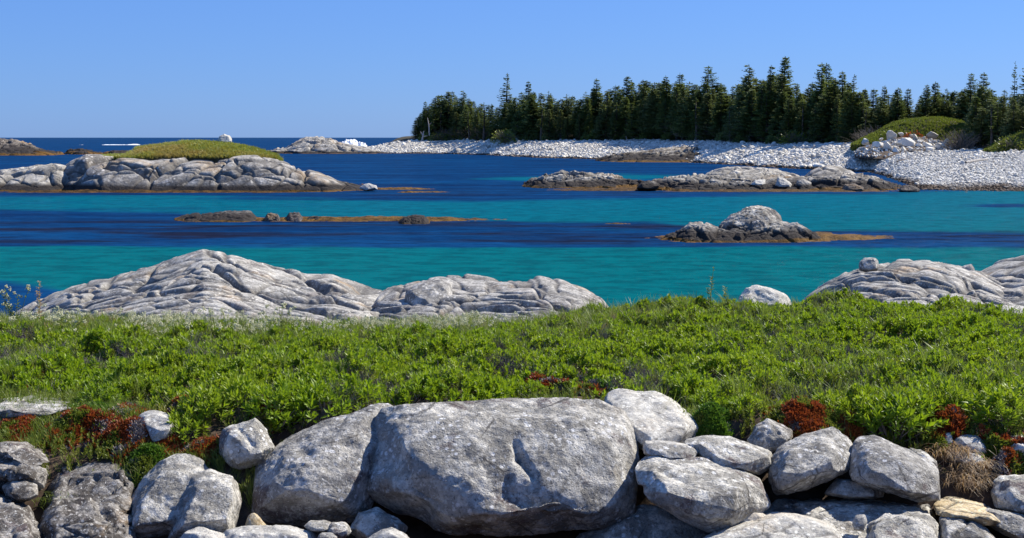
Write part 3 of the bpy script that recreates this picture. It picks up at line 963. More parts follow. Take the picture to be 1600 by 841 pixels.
    Zf = np.where(bot, np.minimum(Zf, min(z0, z1)) - 0.15, Zf)
    V = np.stack([X.ravel(), Y.ravel(), Zf], -1)
    c = np.array([V[:, 0].mean(), V[:, 1].mean(), 0.0])
    me = np_mesh(name, V - c, grid_faces(ny, nx), mat)
    o = link(name, me, tuple(c))
    add_crack_attr(me, np.maximum(cj, np.maximum(ck, ck2) * 0.8))
    tag(o, label, cat if kind is None else None, None, kind)
    return o, (X, Y, Zf.reshape(X.shape))


outcrop("bedrock_outcrop", "large peaked and cracked grey outcrop behind the shrubs on the left",
        [(20, 492), (50, 478), (110, 452), (200, 427), (260, 408), (300, 394), (318, 389), (342, 391), (375, 400), (400, 410), (430, 422), (480, 432), (520, 432), (560, 443), (600, 452), (640, 474), (670, 492)],
        19.3, 26.0, 32.5, 0.95, M['outcrop'], z1=-0.5, nx=520, ny=320, p=1.7, crack=(1.8, 1.0, 0.055), jag=0.010, dip=0.5, seed=2, warp=0.08, tcells=6.0)
outcrop("bedrock_outcrop", "low layered grey outcrop behind the flowers in the middle",
        [(560, 490), (590, 462), (620, 450), (660, 444), (700, 438), (740, 441), (780, 440), (810, 437), (845, 439), (880, 446), (910, 455), (940, 468), (962, 492)],
        19.6, 24.5, 31.5, 0.95, M['outcrop'], z1=-0.5, nx=380, ny=260, p=1.9, crack=(1.5, 1.0, 0.055), jag=0.010, dip=0.4, seed=5, warp=0.08, tcells=5.0)
boulder("boulder", "rounded pale boulder with an oval cut face lying on the middle outcrop",
        [R([(630, 470), (636, 452), (660, 440), (690, 436), (706, 442), (709, 458), (700, 472), (672, 482), (640, 481)], 22.6, 0.8, lean=0.9)], M['outcrop'], seed=71, amp=0.02, facet=0.025)
outcrop("bedrock_outcrop", "broad hump of cracked grey bedrock behind the shrubs at the right",
        [(1252, 474), (1268, 461), (1292, 446), (1320, 430), (1345, 421), (1400, 413), (1450, 412), (1490, 418), (1530, 428), (1575, 442), (1640, 462), (1720, 500)],
        18.6, 26.5, 33.0, 1.05, M['outcrop'], z1=-0.4, nx=430, ny=320, p=1.8, crack=(1.25, 1.0, 0.055), jag=0.012, dip=0.6, seed=8, warp=0.10, tcells=6.0)
outcrop("bedrock_outcrop", "second grey hump rising at the right edge behind the broad one",
        [(1500, 450), (1530, 430), (1560, 416), (1600, 404), (1660, 392), (1760, 396), (1900, 420), (2000, 470)],
        20.5, 29.0, 36.0, 0.8, M['outcrop'], z1=-0.4, nx=300, ny=220, p=1.9, crack=(1.4, 1.0, 0.055), jag=0.012, dip=-0.4, seed=11, warp=0.09, tcells=4.0)
boulder("rock", "low white rock peeping over the shrub line left of the broad hump",
        [R([(1153, 466), (1166, 450), (1185, 445), (1205, 449), (1228, 460), (1240, 476), (1190, 492), (1150, 484)], 19.2, 0.8)], gp, seed=72, amp=0.02, facet=0.03, cat="rock")
boulder("rock", "pale rock slab at the right edge below the humps, above the shrubs",
        [R([(1540, 492), (1565, 478), (1610, 480), (1680, 488), (1700, 515), (1600, 520), (1550, 505)], DG(1600, 514) + 0.2, 0.9, lean=1.2)], gp, seed=73, amp=0.02, facet=0.02, cracks=0.02, cat="rock")
boulder("boulder", "squarish boulder perched on the left shoulder of the broad hump",
        [R([(1342, 422), (1343, 408), (1350, 403), (1368, 402), (1372, 408), (1373, 422), (1358, 426)], 26.2, 0.4, lean=0.4)], M['outcrop'], seed=74, amp=0.012, facet=0.03)
boulder("boulder", "small dark pointed rock perched between the two right-hand humps",
        [R([(1498, 426), (1504, 416), (1517, 412), (1522, 418), (1524, 428), (1510, 431)], 26.8, 0.35, lean=0.4)], M['outcrop'], seed=75, amp=0.01, facet=0.03)

# islet in the cove
outcrop("islet_rock", "dark low rock base of the islet ringed by seaweed",
        [(1030, 376), (1060, 366), (1078, 354), (1100, 350), (1120, 356), (1150, 356), (1210, 350), (1240, 348), (1260, 356), (1275, 364), (1290, 377)],
        48.6, 50.6, 53.2, -0.1, M['islet'], z1=-0.2, nx=240, ny=110, p=2.4, crack=(1.3, 1.5, 0.06), jag=0.08, dip=0.4, seed=14, warp=0.16)
boulder("boulder", "peaked pale grey rock crowning the islet in the cove",
        [R([(1120, 362), (1128, 348), (1145, 336), (1165, 326), (1182, 322), (1200, 325), (1215, 334), (1224, 348), (1226, 362), (1170, 368)], 51.3, 2.0, lean=0.6)], M['islet'], seed=76, amp=0.05, facet=0.03, vox=0.035, cracks=0.05, crs=1.6)
for i, (ol, D, lab) in enumerate([
        ([(1170, 362), (1175, 345), (1188, 340), (1200, 348), (1204, 360), (1190, 366)], 50.2, "round boulder leaning on the front of the islet peak"),
        ([(1198, 362), (1204, 348), (1218, 345), (1228, 356), (1228, 366), (1205, 368)], 50.0, "rounded boulder right of the islet peak"),
        ([(1218, 372), (1226, 352), (1245, 348), (1262, 358), (1272, 372), (1250, 378)], 49.8, "dark wedge-shaped boulder at the right end of the islet"),
        ([(1076, 366), (1084, 352), (1102, 351), (1118, 360), (1112, 370), (1088, 372)], 50.0, "dark brown boulder at the left end of the islet")]):
    boulder("boulder", lab, [R(ol, D, 0.7, lean=0.6)], M['islet'], seed=77 + i, amp=0.03, facet=0.04)

# seaweed banks: low knobbly mats a hand's width thick
def seaweed(label, px0, px1, pyc, hpx, zt, seed, slope=0.0, m='seaweed'):
    n = 8
    xs = np.linspace(px0, px1, n + 2)
    d = dist_of_row(pyc)
    dn, df = dist_of_row(pyc + hpx / 2 + abs(slope)), dist_of_row(pyc - hpx / 2)
    rid = []
    for i, x in enumerate(xs):
        e = min(i, n + 1 - i) / (n / 2)
        zz = -0.08 + (zt + 0.08) * min(1, e * 1.6)
        P = np.array([[0, d, zz]])
        rid.append((x, float(proj(P)[1][0])))
    o, _ = outcrop("seaweed", label, rid, dn, d, df, -0.10, M[m], z1=-0.10, nx=110, ny=26, p=1.6, crack=(0.9, 1.6, 0.02), jag=0.05, seed=seed, warp=0.5, kind='stuff')
    return o


seaweed("golden brown seaweed bank around the foot of the islet", 985, 1425, 371.5, 12, 0.15, 90)
seaweed("golden brown seaweed fringe in front of the islet", 1020, 1330, 377, 5, 0.13, 91)
seaweed("long golden brown seaweed bank across the cove on the left", 268, 830, 343.5, 8, 0.13, 92)
seaweed("thin floating seaweed strip right of the grassy island", 610, 712, 300.5, 2.4, 0.10, 93)
seaweed("seaweed trailing from the small rock at the island tip", 500, 700, 295.5, 3, 0.12, 94)
seaweed("seaweed bank in front of the dark reef", 826, 1100, 297, 4, 0.14, 95, m='weed_dark')
seaweed("rusty seaweed strip along the far shore", 1080, 1270, 254, 5, 0.35, 96, m='weed_dark')
seaweed("seaweed fringe below the pale reef and cobble spit", 1000, 1450, 299, 3, 0.12, 97, m='weed_dark')
seaweed("brown weed fringe under the grassy island", -60, 520, 300.5, 2.6, 0.14, 98, m='weed_dark')
seaweed("faint seaweed patch just breaking the dark water", 930, 1000, 350, 1.6, 0.05, 99)

for i, (rid, d0, dr, d1, lab) in enumerate([
        ([(270, 343), (300, 336), (335, 334), (360, 331), (392, 332), (402, 342)], 60.5, 62.5, 65, "long low brown rock at the left end of the seaweed bank"),
        ([(412, 342), (418, 335), (432, 335), (438, 342)], 61, 62, 63.2, "small black rock in the seaweed bank left of its twin"),
        ([(444, 343), (452, 333), (466, 333), (474, 343)], 61, 62, 63.2, "small black rock near the middle left of the seaweed bank"),
        ([(472, 343), (484, 338), (496, 337), (504, 343)], 61, 62, 63.2, "small tan rock right of the two black rocks"),
        ([(622, 347), (632, 340), (650, 336), (662, 338), (672, 347)], 59, 60.3, 61.8, "dark grey-topped rock near the right end of the seaweed bank")]):
    outcrop("low_rock", lab, rid, d0, dr, d1, -0.1, M['wet'] if i in (1, 2) else M['islet'], z1=-0.1, nx=90, ny=50, p=2.2, crack=(0.8, 1.2, 0.03), jag=0.07, seed=100 + i, warp=0.3)

# grassy island on the left
outcrop("island_rock", "pale cracked granite island capped with grass on the left",
        [(70, 298), (84, 270), (110, 252), (135, 244), (165, 244), (200, 246), (235, 249), (255, 246), (300, 244), (340, 247), (400, 248), (440, 256), (465, 266), (500, 275), (530, 286), (560, 293), (600, 299)],
        94.0, 101.5, 118, -0.2, M['island'], z1=-0.3, nx=480, ny=170, p=3.0, crack=(5.5, 1.3, 0.17), jag=0.10, dip=0.45, seed=20, warp=0.16)
outcrop("island_rock", "low pale rock shoulder at the left edge in front of the grassy island",
        [(-260, 292), (-120, 272), (-20, 270), (20, 266), (60, 260), (90, 257), (105, 262), (116, 280), (122, 297)],
        95.0, 100.5, 110, -0.2, M['island'], z1=-0.3, nx=300, ny=110, p=2.6, crack=(3.6, 1.5, 0.12), jag=0.12, dip=0.2, seed=22, warp=0.16)
boulder("boulder", "small pale angular rock at the right tip of the grassy island",
        [R([(560, 294), (568, 288), (576, 286), (588, 290), (590, 296), (570, 298)], 96, 1.0)], gp, seed=110, amp=0.03, facet=0.04)
_, GI = outcrop("grass_mound", "grassy cap on the granite island",
                [(150, 249), (175, 246), (200, 245), (210, 239), (218, 233), (235, 231), (250, 229), (285, 225), (315, 224), (350, 226), (380, 231), (405, 237), (428, 244), (440, 254)],
                99.5, 107.0, 116, 2.35, M['forest_floor'], z1=2.0, nx=160, ny=60, p=2.0, crack=(3, 1, 0.02), jag=0.10, seed=24, warp=0.10, kind='structure')
boulder("boulder", "white boulder on top of the grassy island",
        [R([(339, 221), (342, 213), (350, 209), (359, 212), (364, 220), (360, 224), (345, 224)], 106.0, 0.9)], gp, seed=111, amp=0.02, facet=0.03)
# far left rocks
outcrop("sea_rock", "dark wet rock ridge at the far left edge", [(-160, 240), (-80, 226), (-30, 218), (0, 216), (20, 219), (45, 224), (60, 232), (85, 238), (108, 244)],
        284, 300, 325, -0.4, M['ridge'], z1=-0.5, nx=200, ny=70, p=2.2, crack=(6, 1.5, 0.3), jag=0.4, dip=0.3, seed=30, warp=0.14)
outcrop("sea_rock", "low brown rocks between the dark ridge and the grassy island", [(98, 241), (110, 234), (128, 233), (145, 236), (160, 240), (178, 235), (200, 236), (220, 240)],
        300, 318, 335, -0.4, M['ridge'], z1=-0.5, nx=160, ny=60, p=2.0, crack=(5, 1.5, 0.25), jag=0.35, seed=31, warp=0.2)
outcrop("sea_rock", "pale rock headland at the seaward end of the cobble shore", [(410, 241), (430, 234), (448, 231), (462, 222), (478, 216), (495, 214), (515, 216), (530, 221), (560, 229), (590, 234), (620, 240)],
        318, 334, 360, -0.4, M['island'], z1=-0.5, nx=260, ny=80, p=2.2, crack=(8, 1.5, 0.35), jag=0.4, dip=0.3, seed=32, warp=0.12)
outcrop("sea_rock", "dark rock ledges at the waterline of the far cobble shore", [(930, 250), (960, 241), (1000, 239), (1035, 234), (1062, 230), (1085, 229), (1110, 233), (1150, 236), (1185, 244), (1200, 252)],
        207, 226, 240, -0.2, M['ledge'], z1=0.4, nx=260, ny=90, p=2.0, crack=(5, 2.0, 0.25), jag=0.3, dip=0.1, seed=33, warp=0.16)
# reefs at mid right
outcrop("reef_rock", "dark reef with a pale back at the left end of the mid-right rocks", [(815, 291), (830, 280), (855, 275), (880, 270), (905, 270), (935, 272), (965, 279), (1000, 285), (1030, 291)],
        101, 106, 113, -0.1, M['reef'], z1=-0.3, nx=340, ny=130, p=2.0, crack=(2.4, 1.4, 0.13), jag=0.24, dip=0.15, seed=34, warp=0.16)
outcrop("reef_rock", "long pale and brown reef in front of the small blue inlet", [(985, 297), (1010, 285), (1040, 281), (1080, 277), (1120, 277), (1150, 279), (1200, 280), (1260, 277), (1320, 272), (1350, 276), (1390, 288), (1420, 297)],
        95.5, 101, 111, -0.1, M['reef'], z1=-0.1, nx=520, ny=130, p=2.0, crack=(2.6, 1.4, 0.13), jag=0.20, dip=0.1, seed=35, warp=0.14)
outcrop("reef_rock", "pale rounded rock hump behind the long reef, left of the dome", [(1090, 280), (1112, 268), (1130, 263), (1150, 261), (1185, 262), (1215, 266), (1245, 273), (1262, 282)],
        103, 109, 114, 0.3, M['island'], z1=-0.2, nx=180, ny=70, p=2.4, crack=(3.0, 1.5, 0.10), jag=0.12, seed=36, warp=0.12)
outcrop("reef_rock", "smooth pale dome of rock at the end of the cobble spit", [(1252, 282), (1266, 267), (1280, 260), (1292, 257), (1310, 259), (1328, 266), (1345, 276), (1352, 284)],
        102, 107, 113, 0.3, M['island'], z1=0.0, nx=160, ny=70, p=2.6, crack=(4.0, 1.3, 0.06), jag=0.06, seed=37, warp=0.06)
for i, (ol, D, m, lab) in enumerate([
        ([(994, 294), (1000, 286), (1020, 283), (1031, 288), (1030, 294), (1010, 297)], 96.5, M['reef'], "blocky grey boulder at the left end of the long reef"),
        ([(1053, 279), (1057, 275), (1063, 277), (1062, 281)], 104, gp, "tiny white rock on the back of the long reef"),
        ([(1172, 288), (1180, 281), (1195, 281), (1197, 289), (1183, 292)], 98, gp, "pale flat boulder on the reef left of the white pointed one"),
        ([(1211, 290), (1216, 277), (1224, 278), (1238, 288), (1236, 294), (1216, 293)], 97.5, gp, "white pointed boulder standing on the reef"),
        ([(1242, 294), (1246, 281), (1256, 279), (1268, 286), (1268, 296), (1250, 297)], 97.3, M['island'], "grey boulder on the reef right of the white pointed one"),
        ([(1314, 297), (1320, 289), (1335, 287), (1348, 292), (1352, 298), (1330, 300)], 96, M['wet'], "dark brown boulder at the waterline below the dome"),
        ([(1402, 298), (1410, 290), (1424, 289), (1438, 296), (1436, 300), (1415, 301)], 95, M['wet'], "dark boulder at the waterline where the cobble spit begins"),
        ([(1396, 262), (1400, 250), (1420, 248), (1436, 250), (1440, 258), (1420, 265)], 140, M['wet'], "large dark brown boulder on the upper cobble beach")]):
    boulder("boulder", lab, [R(ol, D, 1.6 if D < 130 else 2.4, lean=0.5)], m, seed=120 + i, amp=0.04, facet=0.04)

# ------------------------------------------------------------------ beach
B_P = np.array([520, 560, 620, 700, 850, 1000, 1100, 1200, 1300, 1360, 1385, 1410, 1440, 1600, 2000, 2600])
B_W = np.array([330, 324, 322, 318, 252, 228, 200, 172, 155, 147, 128, 110, 96, 93.5, 92, 94])
B_T = np.array([338, 336, 345, 345, 292, 268, 238, 208, 192, 184, 180, 176, 164, 142, 132, 132])
B_Y = np.array([238, 235, 222, 220, 221, 220, 222, 226, 225, 226, 227, 229, 234, 234, 226, 222])
B_ZT = CAM_H - (B_Y - 215) / F * B_T


def beach_at(px, t):
    w = np.interp(px, B_P, B_W); T = np.interp(px, B_P, B_T); zt = np.interp(px, B_P, B_ZT)
    y = w + (T - w) * t
    tt = np.clip(t, 0, 1)
    z = -0.25 + (zt + 0.25) * (0.35 * tt + 0.65 * (1 - (1 - tt) ** 1.7))
    z = z + np.clip(t - 1, 0, 9) * 1.2
    x = (np.asarray(px) - 800) / F * y
    return x, y, z


def build_beach():
    PX = np.concatenate([np.arange(520, 1700, 4.0), np.arange(1700, 2600, 20)])
    t = np.concatenate([[-0.35, -0.15], np.linspace(0, 1, 60)])
    TT, PP = np.meshgrid(t, PX, indexing='ij')
    x, y, z = beach_at(PP, TT)
    z = np.where(TT < 0, -0.25 + TT * 2.5, z)
    P = xyz(x.ravel(), y.ravel(), z.ravel())
    P[:, 2] += 0.18 * fbm(P * np.array([0.12, 0.12, 0]), 4, 9) * (TT.ravel() > 0)
    k = NT("beach_gravel")
    p = k.pos()
    c = k.mix(k.ramp(k.noise(p, 1.5, 5, 0.7), 0.35, 0.65), (0.28, 0.27, 0.26), (0.58, 0.57, 0.54))
    zz = k.math('ADD', k.sepz(p), k.math('MULTIPLY', k.math('SUBTRACT', k.noise(p, 0.15, 4, 0.6), 0.5), 1.0))
    c = k.mix(k.ramp(zz, 0.45, 0.1), c, (0.08, 0.05, 0.03))
    m = k.done(k.bsdf(c, 0.95, k.bump(k.noise(p, 3, 5, 0.7), 0.8, 0.15)))
    M['gravel'] = m
    tag(link("beach", np_mesh("beach", P, grid_faces(len(t), len(PX)), m)), "white cobble beach below the spruce wood", None, kind='structure')
    # wooded land behind
    T = np.interp(PX, B_P, B_T); zt = np.interp(PX, B_P, B_ZT)
    rows = [(-4, -0.25), (0.5, 0.1), (8, 0.7), (25, 1.2), (60, 1.6), (100, 1.2), (150, -1.5)]
    V = []
    for (dd, dz) in rows:
        y = T + dd
        V.append(xyz((PX - 800) / F * y, y, zt + dz))
    V = np.concatenate(V)
    V[:, 2] += 0.25 * fbm(V * np.array([0.1, 0.1, 0]), 3, 4)
    lowL = sstep(640, 560, np.tile(PX, len(rows)))
    V[:, 2] = V[:, 2] * (1 - lowL) + lowL * (-1.0)
    tag(link("woodland_ground", np_mesh("woodland_ground", V, grid_faces(len(rows), len(PX)), M['forest_floor'])), "dark ground under the spruce wood", None, kind='structure')


build_beach()
_, GK = outcrop("grass_mound", "grassy knoll above the cobble beach on the right",
                [(1330, 226), (1345, 218), (1372, 205), (1392, 193), (1412, 187), (1440, 184), (1475, 185), (1500, 190), (1520, 203), (1540, 226)],
                164, 171, 186, 3.1, M['forest_floor'], z1=3.0, nx=120, ny=50, p=2.2, crack=(5, 1, 0.03), jag=0.2, seed=40, warp=0.08, kind='structure')
_, BANK = outcrop("bank", "stony bank under the boulder pile below the knoll", [(1335, 234), (1360, 227), (1385, 219), (1410, 214), (1440, 214), (1470, 219), (1495, 228), (1512, 236)],
        149.5, 163, 170, 1.7, M['soil'], z1=3.0, nx=90, ny=40, p=1.5, crack=(5, 1, 0.03), jag=0.2, seed=42, warp=0.06, kind='structure')
_, GK2 = outcrop("grass_mound", "low grassy bank at the right edge above the beach",
                 [(1535, 238), (1560, 222), (1585, 210), (1620, 200), (1680, 200), (1740, 225)],
                 140, 146, 156, 2.6, M['forest_floor'], z1=2.6, nx=90, ny=40, p=2.2, crack=(5, 1, 0.03), jag=0.2, seed=41, warp=0.08, kind='structure')

# ------------------------------------------------------------------ stones of the beach
def stone_mesh(seed, flat=0.7, sub=2, cuts=8, hr=(0.26, 0.42)):
    bm = bmesh.new()
    bmesh.ops.create_icosphere(bm, subdivisions=sub, radius=0.5)
    V = np.array([v.co[:] for v in bm.verts])
    Fc = np.array([[v.index for v in f.verts] for f in bm.faces])
    bm.free()
    rs = np.random.RandomState(seed)
    for _ in range(cuts):                            # cut planes give blunt faces
        n = rs.normal(size=3); n /= np.linalg.norm(n)
        h = rs.uniform(*hr)
        d = V @ n
        V = V - np.outer(np.clip(d - h, 0, 1) * 0.97, n)
    V = V * np.array([1.15, 0.9, flat]) * (1 + 0.10 * fbm(V * 3 + seed, 2, seed))[:, None]
    return np_mesh("stone", V, Fc, M['cobble'])


BOULD = [stone_mesh(240 + i, [0.8, 0.9, 0.7, 0.85, 0.75, 0.95][i], 4, 13, (0.22, 0.38)) for i in range(6)]
STONES = [stone_mesh(200 + i, [0.62, 0.7, 0.8, 0.6, 0.75, 0.66][i]) for i in range(6)]


def instancer(name, P, rot, scl, idx, protos, label, kind='stuff'):
    col = bpy.data.collections.new(name + "_kit")
    for i, me in enumerate(protos):
        col.objects.link(bpy.data.objects.new("%s_kit_%02d" % (name, i), me))
    me = bpy.data.meshes.new(name)
    me.vertices.add(len(P))
    me.vertices.foreach_set("co", np.asarray(P, np.float32).ravel())
    a = me.attributes.new("rot", 'FLOAT_VECTOR', 'POINT'); a.data.foreach_set("vector", np.asarray(rot, np.float32).ravel())
    a = me.attributes.new("scl", 'FLOAT_VECTOR', 'POINT'); a.data.foreach_set("vector", np.asarray(scl, np.float32).ravel())
    a = me.attributes.new("idx", 'INT', 'POINT'); a.data.foreach_set("value", np.asarray(idx, np.int32))
    ng = bpy.data.node_groups.new(name, 'GeometryNodeTree')
    ng.interface.new_socket(name="Geometry", in_out='INPUT', socket_type='NodeSocketGeometry')
    ng.interface.new_socket(name="Geometry", in_out='OUTPUT', socket_type='NodeSocketGeometry')
    N, L = ng.nodes, ng.links
    gi, go = N.new("NodeGroupInput"), N.new("NodeGroupOutput")
    ins = N.new("GeometryNodeInstanceOnPoints")
    ci = N.new("GeometryNodeCollectionInfo")
    ci.inputs[0].default_value = col
    ci.inputs["Separate Children"].default_value = True
    ci.inputs["Reset Children"].default_value = True

    def na(nm, t):
        q = N.new("GeometryNodeInputNamedAttribute"); q.data_type = t; q.inputs[0].default_value = nm
        return q.outputs[0]
    L.new(gi.outputs[0], ins.inputs["Points"])
    L.new(ci.outputs[0], ins.inputs["Instance"])
    ins.inputs["Pick Instance"].default_value = True
    L.new(na("idx", 'INT'), ins.inputs["Instance Index"])
    e2r = N.new("FunctionNodeEulerToRotation")
    L.new(na("rot", 'FLOAT_VECTOR'), e2r.inputs[0])
    L.new(e2r.outputs[0], ins.inputs["Rotation"])
    L.new(na("scl", 'FLOAT_VECTOR'), ins.inputs["Scale"])
    L.new(ins.outputs[0], go.inputs[0])
    o = link(name, me)
    md = o.modifiers.new("scatter", 'NODES')
    md.node_group = ng
    tag(o, label, None, None, kind)
    return o


RS = np.random.RandomState(11)


def scatter_beach():
    n = 90000
    px = RS.uniform(560, 2000, n)
    t = RS.uniform(-0.06, 1.06, n)
    x, y, z = beach_at(px, t)
    area = (y / F) * (np.interp(px, B_P, B_T) - np.interp(px, B_P, B_W))
    near = sstep(190, 120, y)
    keep = RS.rand(n) < np.clip(area / (0.5 + 1.6 * (1 - near)) / 2.6 * 1.7, 0, 1)
    x, y, z, near, t = x[keep], y[keep], z[keep], near[keep], t[keep]
    n = len(x)
    sz = (0.14 + 0.19 * (1 - near)) * np.exp(RS.normal(0, 0.38, n))
    z = z + 0.18 * fbm(xyz(x * 0.12, y * 0.12, 0), 4, 9) + sz * 0.12
    rot = np.stack([RS.normal(0, 0.35, n), RS.normal(0, 0.35, n), RS.uniform(0, 6.28, n)], -1)
    scl = sz[:, None] * RS.uniform(0.8, 1.3, (n, 3))
    instancer("beach_cobbles", np.stack([x, y, z], -1), rot, scl, RS.randint(0, 6, n), STONES, "countless white and grey cobbles covering the beach")
    print("cobbles", n)


scatter_beach()


def put_boulder(px, t, size, label, group=None, m=None, sink=0.2, name="boulder", ry=0.0):
    x, y, z = beach_at(px, t)
    x, y, z = float(x), float(y), float(z)
    z += 0.18 * float(fbm(np.array([[x * 0.12, y * 0.12, 0]]), 4, 9)[0])
    me = BOULD[int(RS.randint(0, 6))]
    o = link(name, me, (x, y, z + size * (0.32 - sink)))
    o.rotation_euler = (RS.normal(0, 0.25), ry + RS.normal(0, 0.25), RS.uniform(0, 6.28))
    q = RS.uniform(0.8, 1.2, 3) * size
    o.scale = tuple(q)
    tag(o, label, "boulder", group)
    GIVEN.setdefault(group, []).append((float(px), o))
    return o


ORD = ["first", "second", "third", "fourth", "fifth", "sixth", "seventh", "eighth", "ninth", "tenth", "eleventh", "twelfth", "thirteenth", "fourteenth", "fifteenth", "sixteenth", "seventeenth", "eighteenth", "nineteenth", "twentieth"]
GIVEN = {}


def ranked(key, desc, marks):
    """label every object noted under key by its order from the nearest landmark"""
    done = {}
    for px, o in GIVEN.get(key, []):
        mk = min(marks, key=lambda m: abs(m[0] - px))
        done.setdefault((mk, px < mk[0]), []).append((abs(px - mk[0]), o))
    for (mk, left), L in done.items():
        for i, (_, o) in enumerate(sorted(L, key=lambda q: q[0])):
            o["label"] = "%s %s %s of %s" % (ORD[min(i, 19)], desc, "left" if left else "right", mk[1])


for i in range(95):
    px = RS.uniform(600, 1190)
    put_boulder(px, RS.uniform(0.35, 1.02), RS.uniform(0.7, 1.5) * (1.15 if px < 850 else 0.9), "white boulder scattered among the cobbles of the far shore below the spruces", "white boulders scattered on the far shore")
for i in range(55):
    put_boulder(RS.uniform(1190, 1400), RS.uniform(0.3, 1.02), RS.uniform(0.5, 1.1), "pale boulder scattered on the cobbles between the far shore and the boulder pile", "pale boulders between far shore and boulder pile")
for i in range(45):
    put_boulder(RS.uniform(1500, 1900), RS.uniform(0.72, 1.03), RS.uniform(0.35, 0.8), "pale boulder at the top of the right-hand cobble beach under the trees", "pale boulders along the top of the right-hand beach")
for i in range(60):
    put_boulder(RS.uniform(640, 1340), RS.uniform(0.02, 0.10), RS.uniform(0.5, 1.2), "dark weed-stained boulder along the waterline of the far shore", "dark boulders along the far waterline")
SHORE = [(610, "the pale headland"), (661, "the white stump"), (727, "the rooted driftwood log"), (791, "the tall sparse spruce"), (860, "the green shore bush"), (935, "the pointed spruce"), (980, "the round-topped spruce"), (1040, "the narrow spruce top"),
         (1105, "the flat-topped spruce"), (1168, "the ragged tall spruce"), (1225, "the tallest spruce"), (1289, "the tall spruce pair"), (1345, "the boulder pile's left end")]
for key, desc in (("white boulders scattered on the far shore", "white far-shore boulder"), ("pale boulders between far shore and boulder pile", "pale boulder on the cobbles"), ("dark boulders along the far waterline", "dark waterline boulder")):
    ranked(key, desc, SHORE)
ranked("pale boulders along the top of the right-hand beach", "pale boulder at the beach top", [(1518, "the dead brush"), (1560, "the low grassy bank"), (1591, "the gaunt spruce"), (1700, "the frame's right edge"), (1850, "the far right end")])
PILE = [(1392, 213, 2.2, "lowest boulder on the slope left of the white standing one in the pile"), (1408, 210, 1.5, "white boulder high on the left of the boulder pile"), (1411, 219, 1.6, "pale upright boulder in the middle of the pile"),
        (1386, 231, 2.6, "broad tan boulder at the left front of the pile"), (1370, 226, 2.2, "wide low grey boulder left of the tan one"), (1430, 217, 1.9, "grey slab boulder right of the upright one"), (1412, 226, 3.2, "largest white boulder of the pile with a sloping face"),
        (1437, 222, 1.8, "tan boulder right of the largest white one"), (1455, 211, 2.2, "blue-grey upright boulder under the knoll"), (1448, 228, 2.4, "long pale boulder at the right front of the pile"), (1455, 235, 2.2, "grey wedge boulder at the right foot of the pile"),
        (1470, 232, 1.7, "small grey boulder next to the wedge boulder"), (1478, 222, 1.5, "shaded boulder at the right end of the pile"), (1482, 238, 1.2, "small pale boulder where the pile meets the cobbles"), (1518, 236, 1.3, "single white boulder under the dead brush on the right"),
        (1400, 236, 1.8, "pinkish boulder in front of the largest white one"), (1424, 236, 1.4, "small white boulder in front of the long pale one"), (1352, 222, 1.7, "grey boulder in the shade at the left end of the pile")]
for i, (px, py) in enumerate([(1360, 232), (1376, 218), (1398, 224), (1402, 230), (1420, 231), (1436, 229), (1444, 216), (1462, 222), (1466, 226), (1440, 236), (1470, 238), (1412, 235), (1383, 222), (1424, 212), (1488, 230)]):
    PILE.append((px, py, 0.8 + 0.35 * (i % 3) * .7, "%s small stone of the boulder pile counted from its left end" % ORD[sorted([1360, 1376, 1398, 1402, 1420, 1436, 1444, 1462, 1466, 1440.5, 1470, 1412, 1383, 1424, 1488]).index(px if i != 9 else 1440.5)]))
for (px, py, sz, lab) in PILE:
    D = 152.5 + (236 - py) * 0.33
    P = at(px, py, D)
    o = link("boulder", BOULD[int(RS.randint(0, 6))], tuple(P))
    o.rotation_euler = (RS.normal(0, 0.3), RS.normal(0, 0.3), RS.uniform(0, 6.28))
    o.scale = tuple(RS.uniform(0.85, 1.15, 3) * sz * .68 * np.array([1, 1, 1.1]))
    tag(o, lab, "boulder")

def bank_cobbles():
    X, Y, Z = BANK
    ny, nx = X.shape
    n = 700
    i = RS.uniform(0.03 * ny, 0.62 * ny, n).astype(int); j = RS.uniform(1, nx - 2, n).astype(int)
    P = np.stack([X[i, j] + RS.normal(0, .1, n), Y[i, j] + RS.normal(0, .1, n), Z[i, j] + .03], -1)
    instancer("bank_cobbles", P, RS.normal(0, 1, (n, 3)), np.exp(RS.normal(-1.35, .42, n))[:, None] * RS.uniform(.8, 1.3, (n, 3)), RS.randint(0, 6, n), BOULD, "loose stones between the boulders of the pile")


bank_cobbles()
# ------------------------------------------------------------------ plant kits
def quads_to(V, Fl, mat, name):
    return np_mesh(name, np.array(V), np.array(Fl), mat, smooth=False)


def leaf(V, Fc, base, d, up, L, W):
    """one leaf folded along its midrib: two quads"""
    d = d / np.linalg.norm(d)
    side = np.cross(d, up); side /= max(np.linalg.norm(side), 1e-6)
    nn = np.cross(side, d)
    b = len(V)
    V += [base, base + d * L * 0.5 + side * W * 0.5 + nn * W * 0.12, base + d * L * 0.5 - nn * W * 0.05, base + d * L * 0.5 - side * W * 0.5 + nn * W * 0.12, base + d * L - nn * W * 0.25]
    Fc += [[b, b + 1, b + 4, b + 2], [b, b + 2, b + 4, b + 3]]


def rosette(seed, nl=13, L=0.062, W=0.021, H=0.07, spread=0.9):
    rs = np.random.RandomState(seed)
    V, Fc = [], []
    for i in range(nl):
        a = i * 2.4 + rs.uniform(-.4, .4)
        t = i / nl
        el = 0.25 + (1 - spread * (1 - t)) * 1.1 + rs.uniform(-.2, .2)
        d = np.array([math.cos(a) * math.cos(el), math.sin(a) * math.cos(el), math.sin(el)])
        leaf(V, Fc, np.array([math.cos(a) * .004, math.sin(a) * .004, -H * (1 - t) * 0.9]), d, np.array([0, 0, 1.0]), L * rs.uniform(.75, 1.2), W * rs.uniform(.8, 1.2))
    return V, Fc


